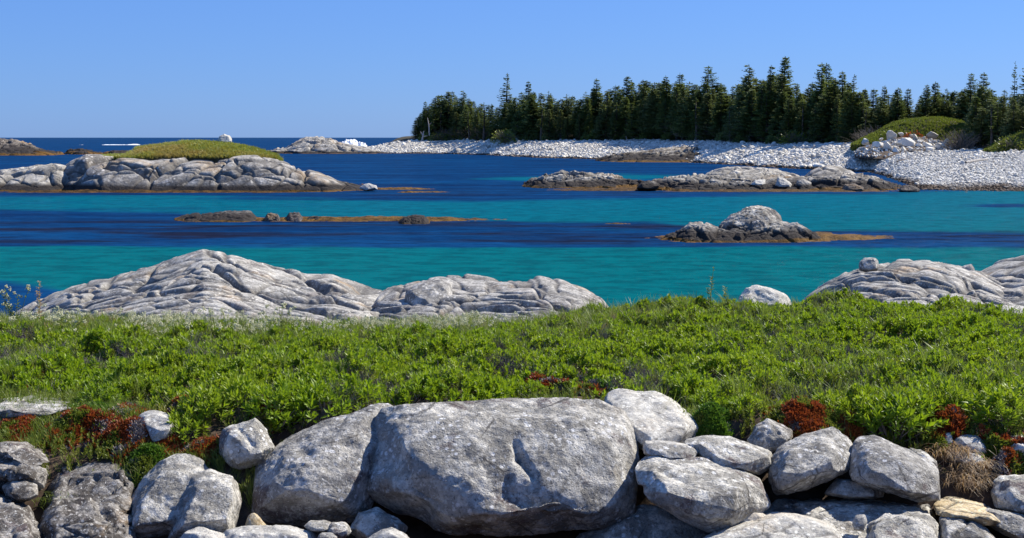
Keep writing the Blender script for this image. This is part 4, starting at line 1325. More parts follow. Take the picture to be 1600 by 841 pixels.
ROS = [quads_to(*rosette(i, 12 + i % 4, 0.054, 0.027), M['leaf'], "rosette") for i in range(6)]
ROS2 = [quads_to(*rosette(50 + i, 18, 0.036, 0.013, 0.12, 0.5), M['leaf_dark'], "sprig") for i in range(3)]


def blades(seed, n, h, w, lean, mat, r=0.05, name="tuft"):
    rs = np.random.RandomState(seed)
    V, Fc = [], []
    for i in range(n):
        a = rs.uniform(0, 6.28); q = rs.uniform(0, r)
        b = np.array([math.cos(a) * q, math.sin(a) * q, -0.02])
        hh = h * rs.uniform(.55, 1.1)
        d = np.array([math.cos(a), math.sin(a), 0]) * lean * rs.uniform(.2, 1.2)
        s = np.array([-math.sin(a + rs.uniform(-1, 1)), math.cos(a + rs.uniform(-1, 1)), 0]) * w * .5
        k = len(V)
        V += [b - s, b + s, b + d * hh * .35 + np.array([0, 0, hh * .6]) + s * .8, b + d * hh * .35 + np.array([0, 0, hh * .6]) - s * .8, b + d * hh + np.array([0, 0, hh * (1 - .25 * lean)]) + s * .15, b + d * hh + np.array([0, 0, hh * (1 - .25 * lean)]) - s * .15]
        Fc += [[k, k + 1, k + 2, k + 3], [k + 3, k + 2, k + 4, k + 5]]
    return quads_to(V, Fc, mat, name)


GRASS = [blades(i, 16, 0.22, 0.006, 0.5, M['grassblade']) for i in range(4)]
DRY = [blades(20 + i, 14, 0.20, 0.004, 0.5, M['drygrass']) for i in range(2)]


def twigs(seed, n=7, h=0.16, w=0.004, mat=None):
    rs = np.random.RandomState(seed)
    V, Fc = [], []
    for i in range(n):
        p = np.array([rs.uniform(-.04, .04), rs.uniform(-.04, .04), -0.03])
        d = np.array([rs.normal(0, .45), rs.normal(0, .45), 1.0]); d /= np.linalg.norm(d)
        for s in range(3):
            q = p + d * h / 3
            k = len(V)
            sd = np.array([1, 0, 0]) * w * .5 * (1 - s * .25); s2 = np.array([0, 1, 0]) * w * .5 * (1 - s * .25)
            V += [p - sd, p + sd, q + sd * .8, q - sd * .8, p - s2, p + s2, q + s2 * .8, q - s2 * .8]
            Fc += [[k, k + 1, k + 2, k + 3], [k + 4, k + 5, k + 6, k + 7]]
            p = q
            d = d + np.array([rs.normal(0, .35), rs.normal(0, .35), 0]); d /= np.linalg.norm(d)
    return quads_to(V, Fc, mat or M['twig'], "twigs")


TW = [twigs(i) for i in range(4)]


def bloom(seed):
    """flower head: a lumpy cluster of tiny cream florets on a stalk"""
    rs = np.random.RandomState(seed)
    V, Fc = [], []
    for i in range(16):
        c = rs.normal(0, 1, 3) * np.array([.014, .014, .010]) + np.array([0, 0, .15])
        r = .0075
        k = len(V)
        o = [np.array(v) * r for v in ((1, 0, 0), (-1, 0, 0), (0, 1, 0), (0, -1, 0), (0, 0, 1), (0, 0, -1))]
        V += [c + q for q in o]
        Fc += [[k + 4, k, k + 2], [k + 4, k + 2, k + 1], [k + 4, k + 1, k + 3], [k + 4, k + 3, k], [k + 5, k + 2, k], [k + 5, k + 1, k + 2], [k + 5, k + 3, k + 1], [k + 5, k, k + 3]]
    n1 = len(Fc)
    k = len(V)
    V += [np.array([-.002, 0, -.02]), np.array([.002, 0, -.02]), np.array([.0015, 0, .15]), np.array([0, .002, -.02]), np.array([0, -.002, -.02]), np.array([0, .0015, .15])]
    Fc += [[k, k + 1, k + 2], [k + 3, k + 4, k + 5]]
    me = np_mesh("bloom", np.array(V), np.array(Fc), [M['flower'], M['stem']], False)
    for i in (n1, n1 + 1):
        me.polygons[i].material_index = 1
    return me


BLOOM = [bloom(i) for i in range(3)]

# ------------------------------------------------------------------ shrub thicket on the plateau
FRONT_P = np.array([-400, 0, 130, 200, 290, 350, 420, 480, 560, 620, 700, 790, 820, 930, 980, 1060, 1100, 1200, 1320, 1360, 1450, 1530, 1620, 1900])
FRONT_D = np.array([11.5, 11.5, 11.3, 11.0, 10.75, 10.6, 10.45, 10.45, 10.6, 10.75, 10.85, 10.95, 11.5, 11.5, 11.1, 10.9, 10.75, 10.8, 10.75, 10.4, 10.35, 10.75, 10.8, 10.8])


def px_at(x, y, z=1.6):
    d = y * CP - (z - CAM_H) * SP
    return 800 + F * x / d


def canopy(x, y):
    """height of the shrub canopy above the ground"""
    P = xyz(x, y, 0)
    h = 0.21 + 0.14 * fbm(P * 1.25, 3, 61) + 0.07 * fbm(P * 3.4, 2, 62)
    f1, g, c = worley(P * 1.9, 63)
    h += 0.24 * (0.50 - f1) + 0.07 * (c - .5)
    f1, g, c = worley(P * 4.6, 66)
    h += 0.07 * (0.5 - f1)
    px = px_at(P[:, 0], P[:, 1])
    fd = np.interp(px, FRONT_P, FRONT_D) + 0.10 * fbm(P * 2.5, 2, 64)
    h = h * sstep(-0.05, 0.45, P[:, 1] - fd)
    h = h * (1 - 0.85 * sstep(17.8, 19.6, P[:, 1] + 0.8 * fbm(P * 0.8, 3, 65)))
    h = h * (1 - 0.35 * sstep(15.5, 17, P[:, 1]) * sstep(1000, 850, px))
    h = h * (1 - 0.45 * np.exp(-((px - 1192) / 42) ** 2) * sstep(14.5, 17, P[:, 1]))
    return np.clip(h, 0, 0.6), P[:, 1] - fd


def thicket():
    n = 290000
    Y = np.sqrt(RS.uniform(10.1 ** 2, 20.6 ** 2, n))
    U = RS.uniform(-0.655, 0.655, n)
    X = U * Y
    h, inside = canopy(X, Y)
    px = px_at(X, Y)
    gz = ground_z(X, Y)
    P2 = xyz(X, Y, 0)
    gap = fbm(P2 * 1.6, 4, 71)                        # openings where stems show
    gap2 = fbm(P2 * 5.0, 2, 72)
    grassy = sstep(-0.1, 0.35, fbm(P2 * 0.55, 3, 73) + 0.15 * sstep(15.5, 18, Y) * sstep(1000, 800, px))
    dens = 1.0 - 0.86 * sstep(0.10, 0.32, gap + 0.45 * gap2)
    dens *= sstep(0, 0.06, inside) * sstep(0.04, 0.10, h)
    sel = RS.rand(n)
    ros = sel < 0.345 * dens * (1 - 0.38 * grassy)
    rs2 = (sel > 0.35) & (sel < 0.35 + (0.25 + 0.75 * dens) * (0.07 + 0.16 * grassy))
    tw = (sel > 0.64) & (sel < 0.665 + 0.14 * sstep(-0.05, 0.25, gap + 0.45 * gap2)) & (h > 0.05)
    gr_ = (sel > 0.80) & (sel < 0.803 + 0.03 * grassy) & (h > 0.03)
    print("thicket", ros.sum(), rs2.sum(), tw.sum(), gr_.sum())

    def go(name, m, protos, dz, s0, s1, tilt, label):
        k = int(m.sum())
        lay = np.abs(RS.normal(0, 0.045, k))
        P = np.stack([X[m], Y[m], gz[m] + np.maximum(h[m] - lay, 0.02) + dz], -1)
        rot = np.stack([RS.normal(0, tilt, k), RS.normal(0, tilt, k), RS.uniform(0, 6.28, k)], -1)
        s = RS.uniform(s0, s1, k)[:, None] * np.ones(3)
        instancer(name, P, rot, s, RS.randint(0, len(protos), k), protos, label)
    go("shrub_foliage", ros, ROS, 0.0, 0.62, 1.22, 0.42, "bright green glossy leaf rosettes of the low shrub thicket")
    go("low_shrub_sprigs", rs2, ROS2, -0.02, 0.8, 1.4, 0.4, "duller small-leaved sprigs growing through the thicket")
    go("shrub_twigs", tw, TW, -0.10, 0.8, 1.4, 0.35, "grey bare twigs showing between the leaves of the thicket")
    go("grass", gr_, GRASS, -0.08, 0.7, 1.3, 0.2, "thin grass growing through the thicket")


thicket()


def grass_fringe():
    # rough grass and flowers on the seaward edge, plus the slope at lower left
    n = 26000
    Y = np.sqrt(RS.uniform(16.0 ** 2, 22.5 ** 2, n)); U = RS.uniform(-0.52, 0.52, n); X = U * Y
    px = px_at(X, Y)
    P2 = xyz(X, Y, 0)
    d = sstep(-0.3, 0.3, fbm(P2 * 1.1, 3, 81)) * sstep(1250, 950, px) * (1 - 0.9 * sstep(19.0, 21.5, Y + fbm(P2 * 1.2, 2, 3)))
    m = RS.rand(n) < d * 0.42
    gz = ground_z(X, Y)
    k = int(m.sum())
    h, _ = canopy(X[m], Y[m])
    P = np.stack([X[m], Y[m], gz[m] + h * 0.55], -1)
    rot = np.stack([RS.normal(0, .2, k), RS.normal(0, .2, k), RS.uniform(0, 6.28, k)], -1)
    instancer("rough_grass", P, rot, RS.uniform(.7, 1.3, k)[:, None] * np.ones(3), np.where(RS.rand(k) < .15, 4, 0) + RS.randint(0, 2, k), GRASS + DRY, "rough grass along the seaward edge of the shrubs")
    # flowers
    n = 5200
    px = RS.uniform(-60, 960, n)
    Y = np.clip(RS.normal(17.6, 0.95, n), 15.5, 20)
    X = (px - 800) / F * (Y * CP + 2.4 * SP)
    c = fbm(xyz(px * 0.013, Y * 0.8, 0), 3, 83)
    w = np.exp(-((px - 330) / 190) ** 2) + 0.95 * np.exp(-((px - 560) / 110) ** 2) + 0.6 * np.exp(-((px - 720) / 60) ** 2) + 0.25 * np.exp(-((px - 90) / 60) ** 2)
    m = RS.rand(n) < sstep(-0.25, 0.35, c) * w * 0.6
    h, _ = canopy(X[m], Y[m])
    k = int(m.sum())
    P = np.stack([X[m], Y[m], ground_z(X[m], Y[m]) + h - 0.03 + RS.uniform(-.05, .05, k)], -1)
    rot = np.stack([RS.normal(0, .2, k), RS.normal(0, .2, k), RS.uniform(0, 6.28, k)], -1)
    instancer("cream_flowers", P, rot, RS.uniform(.7, 1.25, k)[:, None] * np.ones(3), RS.randint(0, 3, k), BLOOM, "cream white flowers sprinkled through the grass below the left outcrops")
    print("flowers", k)
    # lower left slope and bank edge: short grass and small sprigs
    n = 46000
    px = RS.uniform(-600, 2300, n); Y = RS.uniform(9.6, 11.8, n)
    X = (px - 800) / F * (Y * CP + 2.4 * SP)
    P2 = xyz(X, Y, 0)
    c = fbm(P2 * 2.4, 3, 85)
    fd = np.interp(px, FRONT_P, FRONT_D)
    w = sstep(470, 380, px) * sstep(9.75, 10.1, Y + 0.1 * c) + 0.55 * sstep(1100, 1180, px) * sstep(10.3, 10.5, Y) + 0.5 * sstep(10.4, 10.6, Y) + sstep(1660, 1720, px)
    w = np.clip(w, 0, 1) * sstep(0.25, -0.05, Y - fd)
    kind = c + 0.4 * fbm(P2 * 6, 2, 86)
    mg = (RS.rand(n) < w * 0.35) & (kind > -0.12)
    ms = (RS.rand(n) < w * 0.22) & (kind < 0.10)
    for nm, m, pr, lab, s in (("short_grass", mg, GRASS, "short green grass on the bank above the boulders", .55), ("heath_sprigs", ms, ROS2, "small green sprigs on the bank above the boulders", .9)):
        k = int(m.sum())
        P = np.stack([X[m], Y[m], ground_z(X[m], Y[m]) + (0.02 if pr is GRASS else 0.09)], -1)
        rot = np.stack([RS.normal(0, .3, k), RS.normal(0, .3, k), RS.uniform(0, 6.28, k)], -1)
        instancer(nm, P, rot, RS.uniform(.7, 1.3, k)[:, None] * np.ones(3) * s, RS.randint(0, len(pr), k), pr, lab)


grass_fringe()


def island_grass():
    for nm, G, n, lab, s in (("island_grass", GI, 9000, "tawny and green grass on top of the granite island", 1.6), ("knoll_grass", GK, 7000, "green grass and low bushes on the knoll above the beach", 3.4), ("bank_grass", GK2, 4000, "green growth on the low bank at the right edge", 3.2)):
        X, Y, Z = G
        ny, nx = X.shape
        i = RS.uniform((0.04 if nm == "island_grass" else 0.02) * ny, 0.75 * ny, n); j = RS.uniform(1, nx - 2, n)
        a, b = i.astype(int), j.astype(int)
        P = np.stack([X[a, b] + RS.normal(0, .1, n), Y[a, b] + RS.normal(0, .1, n), Z[a, b]], -1)
        rot = np.stack([RS.normal(0, .15, n), RS.normal(0, .15, n), RS.uniform(0, 6.28, n)], -1)
        tu = [blades(90 + q, 12, 0.20, 0.022, 0.6, M['island_grass'], 0.10) for q in range(3)] if nm == "island_grass" else ROS2
        if nm != "island_grass": s *= 1.9
        instancer(nm, P, rot, RS.uniform(.6, 1.3, n)[:, None] * np.ones(3) * s, RS.randint(0, 3, n), tu, lab)


island_grass()

# heath mats: each a low cushion of tiny sprigs over a dark base
def heath_mat(px, py, wpx, dpt, h, mat, label, seed, n=1700, tall=0.035):
    rs = np.random.RandomState(seed)
    D = DG(px, py)
    cx = float(at(px, py, D)[0])
    W = wpx / F * D / 2
    r = np.sqrt(rs.uniform(0, 1, n)); a = rs.uniform(0, 6.28, n)
    rj = r * (1 + 0.45 * fbm(xyz(np.cos(a) * 4, np.sin(a) * 4, seed), 3, seed + 1)) * np.where(rs.rand(n) < .12, 1.25, 1.0)
    X = np.cos(a) * rj * W; Y = np.sin(a) * rj * dpt / 2
    ed = fbm(xyz(np.cos(a) * 1.5, np.sin(a) * 1.5, seed), 2, seed) * 0.5 + 0.85
    X *= ed; Y *= ed
    Zt = h * (1 - (r * 0.98) ** 2.5) * (0.9 + 0.9 * fbm(xyz(X * 5, Y * 5, seed), 3, seed))
    gz = ground_z(cx + X, D + Y)
    V, Fc = [], []
    for i in range(n):
        b = np.array([X[i], Y[i], gz[i] + Zt[i]])
        for q in range(3):
            d = rs.normal(0, 1, 3) * np.array([.7, .7, .25]) + np.array([0, 0, .75]); d /= np.linalg.norm(d)
            s = np.cross(d, rs.normal(0, 1, 3)); s /= np.linalg.norm(s)
            k = len(V); L = tall * rs.uniform(.7, 1.4)
            V += [b - s * .006, b + s * .006, b + d * L + s * .004, b + d * L - s * .004]
            Fc.append([k, k + 1, k + 2, k + 3])
    V = np.array(V)
    c = np.array([0, 0, float(gz.mean())])
    root = link("heath_mat", None, (cx, D, c[2]))
    tag(root, label, "heath plant")
    me = np_mesh("sprigs", V - c, np.array(Fc), [mat, M['leaf_dark'], M['twig']], False)
    pn = fbm(xyz(X * 9, Y * 9, seed), 2, seed + 2)
    mi = np.where(pn > 0.22, 1, 0); mi = np.where(pn < -0.42, 2, mi)
    me.polygons.foreach_set("material_index", np.repeat(mi, 3).astype(np.int32))
    link("sprigs", me, parent=root)
    # base cushion
    nr, na = 10, 28
    rr, aa = np.meshgrid(np.linspace(0, 1.0, nr), np.linspace(0, 2 * math.pi, na), indexing='ij')
    e2 = (fbm(xyz(np.cos(aa).ravel() * 1.5, np.sin(aa).ravel() * 1.5, seed), 2, seed) * 0.5 + 0.85).reshape(aa.shape)
    bx, by = np.cos(aa) * rr * W * e2, np.sin(aa) * rr * dpt / 2 * e2
    bz = ground_z(cx + bx, D + by) + h * (1 - rr ** 2.5) * (0.9 + 0.9 * fbm(xyz(bx.ravel() * 5, by.ravel() * 5, seed), 3, seed).reshape(bx.shape)) - 0.012 - 0.05 * (rr > .99)
    link("cushion", np_mesh("cushion", xyz(bx.ravel(), by.ravel(), bz.ravel()) - c, grid_faces(nr, na), M['soil']), parent=root)


rm, gm = M['redmat'], M['greenmat']
for i, a in enumerate([
        (1258, 668, 135, 0.55, 0.13, rm, "deep rust-red heath cushion behind the small knobbly boulder"),
        (1572, 730, 95, 0.6, 0.26, rm, "tall rust-red heath bush at the right edge beside the dry grass"),
        (1470, 668, 62, 0.4, 0.17, rm, "small red heath patch left of the upright pale stone"),
        (1462, 690, 40, 0.25, 0.08, rm, "rusty heath clump below the small red patch on the right"),
        (1112, 676, 62, 0.3, 0.12, gm, "round moss-green heath cushion behind the elongated boulder"),
        (925, 611, 70, 0.4, 0.15, gm, "moss-green heath cushion above the largest boulder"),
        (868, 613, 150, 0.5, 0.13, rm, "thin red heath strip along the top of the largest boulder"),
        (1330, 668, 50, 0.4, 0.10, rm, "rust-brown heath behind the tilted slab-like boulder"),
        (30, 616, 90, 0.4, 0.05, rm, "red heath fringe behind the flat pale rock at the left edge"),
        (70, 610, 40, 0.3, 0.12, rm, "small red heath tuft above the flat pale rock"),
        (36, 680, 110, 0.5, 0.07, rm, "rusty heath patch above the split rock layers at the left edge"),
        (120, 672, 140, 0.6, 0.10, rm, "red and green heath patch in the middle of the lower left slope"),
        (200, 692, 140, 0.6, 0.11, rm, "broad red heath patch right of the mottled dome"),
        (206, 652, 60, 0.4, 0.08, rm, "orange-red heath lapping over the low pale rock"),
        (290, 648, 70, 0.4, 0.10, rm, "dark red heath right of the low pale rock"),
        (255, 705, 60, 0.4, 0.08, rm, "deep red heath above the twin-lobed boulder"),
        (318, 712, 50, 0.3, 0.06, rm, "small red heath clump left of the half-buried pale boulder"),
        (150, 650, 90, 0.4, 0.07, gm, "green heath patch right of the flat pale rock"),
        (232, 728, 60, 0.4, 0.08, gm, "green grassy heath at the left foot of the twin-lobed boulder"),
        (415, 655, 44, 0.3, 0.14, rm, "dark red heath tuft above the half-buried pale boulder")]):
    heath_mat(*a, seed=300 + i, n=int(700 + a[2] * 22))


def lone_red():
    # small red clump deep in the thicket
    D = 13.2
    P = at(1203, 588, D)
    rs = np.random.RandomState(5)
    V, Fc = [], []
    for i in range(900):
        b = rs.normal(0, 1, 3) * np.array([.10, .10, .035])
        d = rs.normal(0, 1, 3); d[2] = abs(d[2]); d /= np.linalg.norm(d)
        s = np.cross(d, rs.normal(0, 1, 3)); s /= np.linalg.norm(s)
        k = len(V); V += [b - s * .007, b + s * .007, b + d * .05 + s * .004, b + d * .05 - s * .004]; Fc.append([k, k + 1, k + 2, k + 3])
    o = link("heath_clump", np_mesh("heath_clump", np.array(V), np.array(Fc), rm, False), tuple(P))
    tag(o, "lone rust-red clump surrounded by green shrubs right of centre", "heath plant")


lone_red()


def tube(pts, rad, n=6):
    pts = [np.array(p, float) for p in pts]
    V, Fc = [], []
    for i, p in enumerate(pts):
        d = pts[min(i + 1, len(pts) - 1)] - pts[max(i - 1, 0)]
        d /= np.linalg.norm(d)
        a = np.cross(d, [0.3, 0.9, 0.1]); a /= np.linalg.norm(a); b = np.cross(d, a)
        for k in range(n):
            t = 2 * math.pi * k / n
            V.append(p + (a * math.cos(t) + b * math.sin(t)) * rad[i])
    for i in range(len(pts) - 1):
        for k in range(n):
            Fc.append([i * n + k, i * n + (k + 1) % n, (i + 1) * n + (k + 1) % n, (i + 1) * n + k])
    return V, Fc


def merge(parts):
    V, Fc = [], []
    for v, f in parts:
        b = len(V)
        V += list(v)
        Fc += [[i + b for i in q] for q in f]
    return np.array(V), np.array(Fc)


# shrubs that stand out along the front edge of the thicket
def shrub_kit(seed, n=70, R0=0.26, H=0.24):
    rs = np.random.RandomState(seed)
    P, S = [], []
    for i in range(n):
        a = rs.uniform(0, 6.28); r = R0 * math.sqrt(rs.uniform(0, 1))
        z = H * math.sqrt(max(0, 1 - (r / R0) ** 2)) * rs.uniform(.7, 1.05) + .02
        v, f = rosette(seed * 100 + i, 11)
        v = np.array(v) * rs.uniform(.75, 1.3)
        tx, ty = -math.sin(a) * r / R0 * .8, math.cos(a) * r / R0 * .8
        e = np.array(Euler((tx * -1.0 + rs.normal(0, .2), ty * -1.0 + rs.normal(0, .2), rs.uniform(0, 6.28))).to_matrix())
        e = np.array(Euler((-math.sin(a) * r / R0 * 0.9, math.cos(a) * r / R0 * 0.9, 0)).to_matrix()) @ np.array(Euler((0, 0, rs.uniform(0, 6.28))).to_matrix())
        v = v @ e.T + np.array([math.cos(a) * r, math.sin(a) * r, z])
        P.append((list(v), f))
        if i % 2 == 0:
            p0 = np.array([math.cos(a) * r * .2, math.sin(a) * r * .2, -.05]); p1 = np.array([math.cos(a) * r, math.sin(a) * r, z - .02])
            S.append(tube([p0, (p0 + p1) / 2 + rs.normal(0, .012, 3), p1], [.005, .004, .002], 4))
    return np_mesh("foliage", *merge(P), M['leaf'], False), np_mesh("stems", *merge(S), M['twig'], False)


KITS = [shrub_kit(7 + i) for i in range(4)]
SHR = [(430, 668, 1.0, "leafy shrub hanging over the half-buried pale boulder"), (500, 655, 1.1, "leafy shrub above the shoulder of the sloping boulder"), (560, 640, .9, "leafy shrub at the top of the sloping boulder"),
       (1395, 690, 1.25, "bright shrub drooping over the tilted slab-like boulder"), (1420, 680, 1.1, "bushy shrub just right of the drooping one"), (1350, 668, .9, "shrub left of the drooping one over the tilted slab"),
       (1110, 645, .8, "shrub above the round moss-green cushion"), (1165, 652, .75, "yellow-green shrub left of the rust-red cushion"), (1300, 655, .9, "shrub behind the rust-red cushion"),
       (1480, 655, 1.0, "shrub above the upright pale stone"), (1560, 665, 1.2, "large shrub at the right edge above the red heath bush"), (1600, 650, 1.2, "shrub cut by the right edge of the frame"),
       (285, 690, .8, "single yellow-green shrub in the heath above the twin-lobed boulder"), (320, 660, 1.0, "shrub left of the half-buried pale boulder"), (375, 645, 1.0, "shrub above the crest of the half-buried pale boulder"),
       (1080, 632, .9, "shrub at the top right of the pale cream bedrock"), (155, 640, .8, "shrub right of the flat pale rock at the left"), (1530, 735, .35, "tiny bright sprout among the small rocks on the right"),
       (660, 625, .8, "shrub behind the left end of the largest boulder"), (760, 622, .8, "shrub behind the middle of the largest boulder"), (830, 624, .6, "small shrub behind the largest boulder, left of the red strip")]
for i, (px, py, s, lab) in enumerate(SHR):
    D = DG(px, py) + 0.05
    P = at(px, py, D)
    z = float(ground_z(P[0], P[1]))
    root = link("shrub", None, (P[0], P[1], z))
    root.scale = (s, s, s * RS.uniform(.85, 1.1))
    root.rotation_euler = (0, 0, RS.uniform(0, 6.28))
    f, st = KITS[i % 4]
    link("foliage", f, parent=root)
    link("stems", st, parent=root)
    tag(root, lab, "shrub")


# dry grass clump hanging down the bank on the right
def dry_clump(px, py, s, n, label, mat, seed, droop=1.0, L=0.34):
    rs = np.random.RandomState(seed)
    D = DG(px, py) + 0.12
    P0 = at(px, py, D)
    z = float(ground_z(P0[0], P0[1]))
    V, Fc = [], []
    for i in range(n):
        b = np.array([rs.normal(0, .12), rs.normal(0, .08), rs.uniform(-.06, .05)]) * s
        a = rs.normal(-math.pi / 2, .9)
        p = b; d = np.array([math.cos(a) * .45, math.sin(a) * .45, .9]); w = .0028
        l = L * s * rs.uniform(.5, 1.1) / 5
        sd = np.array([-math.sin(a), math.cos(a), 0])
        for q in range(5):
            p2 = p + d / np.linalg.norm(d) * l
            k = len(V); w2 = w * (1 - q / 6)
            V += [p - sd * w, p + sd * w, p2 + sd * w2, p2 - sd * w2]; Fc.append([k, k + 1, k + 2, k + 3])
            p = p2; w = w2
            d = d + np.array([math.cos(a) * .18, math.sin(a) * .22, -.42 * droop]) + rs.normal(0, .16, 3)
    o = link("grass_tuft", np_mesh("grass_tuft", np.array(V), np.array(Fc), mat, False), (P0[0], P0[1], z + .02))
    tag(o, label, "grass tuft")


dry_clump(1490, 738, .8, 300, "long straw-coloured grass tuft hanging over the bank right of the tilted slab", M['drygrass'], 1)
dry_clump(1522, 758, .75, 260, "dry brown grass tuft beside the edge boulder above the tan slab", M['drygrass'], 2)
dry_clump(1508, 782, .8, 260, "lower fringe of dry straw-coloured grass on the bank above the tan slab", M['drygrass'], 12)
dry_clump(44, 760, .5, 120, "small green and straw tuft growing from a crack by the mottled dome", M['grassblade'], 3, .6)
dry_clump(90, 815, .55, 140, "small green tuft on the bedrock at the bottom left", M['grassblade'], 4, .6)
dry_clump(372, 740, .7, 160, "grass tuft in the dark gap below the half-buried pale boulder", M['grassblade'], 6, .7)
dry_clump(1290, 660, .6, 90, "grass tuft beside the rust-red cushion", M['grassblade'], 7, .5)


# tall single plants on the skyline of the thicket
def tall_plant(px, py_base, py_top, D, label, flowers, seed, mat_leaf):
    rs = np.random.RandomState(seed)
    B, T = at(px, py_base, D), at(px, py_top, D)
    g = float(ground_z(B[0], B[1]))
    H = T[2] - g
    root = link("flowering_plant" if flowers else "tall_weed", None, (B[0], B[1], g))
    S, Lf, Bl = [], [], []
    ns = 6 if flowers else 2
    for q in range(ns):
        lx = rs.normal(0, .12 if flowers else .03)
        hh = H * (rs.uniform(.55, 1.0) if q else 1.0)
        pts = [np.array([lx * t ** 1.5, rs.normal(0, .01), hh * t]) for t in np.linspace(0, 1, 6)]
        S.append(tube(pts, [.006 * (1 - t * .6) for t in np.linspace(0, 1, 6)], 5))
        for i in range(34 if not flowers else 14):
            t = rs.uniform(.3, 1.0)
            p = pts[0] * (1 - t) + pts[-1] * t
            p = np.array([lx * t ** 1.5, 0, hh * t])
            a = rs.uniform(0, 6.28)
            leaf(Lf_V := [], Lf_F := [], p, np.array([math.cos(a), math.sin(a), .6]), np.array([0, 0, 1.0]), .085 * (1.15 - t * .6), .026)
            Lf.append((Lf_V, Lf_F))
        if flowers:
            for b in range(3):
                v = []
                f = []
                c = pts[-1] + rs.normal(0, 1, 3) * np.array([.05, .04, .05])
                for w in range(22):
                    cc = c + rs.normal(0, 1, 3) * .011
                    k = len(v); r = .009
                    v += [cc + np.array(o) * r for o in ((1, 0, 0), (0, 1, 0), (-1, 0, 0), (0, -1, 0), (0, 0, 1), (0, 0, -1))]
                    f += [[k, k + 1, k + 4, k + 4], [k + 1, k + 2, k + 4, k + 4], [k + 2, k + 3, k + 4, k + 4], [k + 3, k, k + 4, k + 4], [k + 1, k, k + 5, k + 5], [k + 3, k + 2, k + 5, k + 5]]
                Bl.append((v, [[q0, q1, q2] for q0, q1, q2, _ in f]))
    link("stalk", np_mesh("stalk", *merge(S), M['stem']), parent=root)
    link("leaves", np_mesh("leaves", *merge(Lf), mat_leaf, False), parent=root)
    if Bl:
        link("blossom", np_mesh("blossom", *merge(Bl), M['flower'], False), parent=root)
    tag(root, label, "plant")


tall_plant(26, 500, 449, 17.2, "tall white-flowered plant standing out against the water at the left edge", True, 1, M['leaf_dark'])
tall_plant(104, 508, 489, 16.5, "pale flowering plant low in front of the left end of the peaked outcrop", True, 2, M['leaf_dark'])
tall_plant(440, 505, 480, 16.8, "flowering plant below the left outcrop, left of the middle boulder", True, 8, M['leaf_dark'])
tall_plant(1108, 478, 418, 17.6, "tall leafy weed spike rising above the shrubs against the turquoise water", False, 3, M['leaf_dark'])
tall_plant(1132, 478, 446, 17.6, "shorter weed spike right of the tall leafy one", False, 4, M['grassblade'])
tall_plant(62, 500, 440, 17.4, "thin dry stalk right of the white-flowered plant at the left edge", False, 5, M['drygrass'])

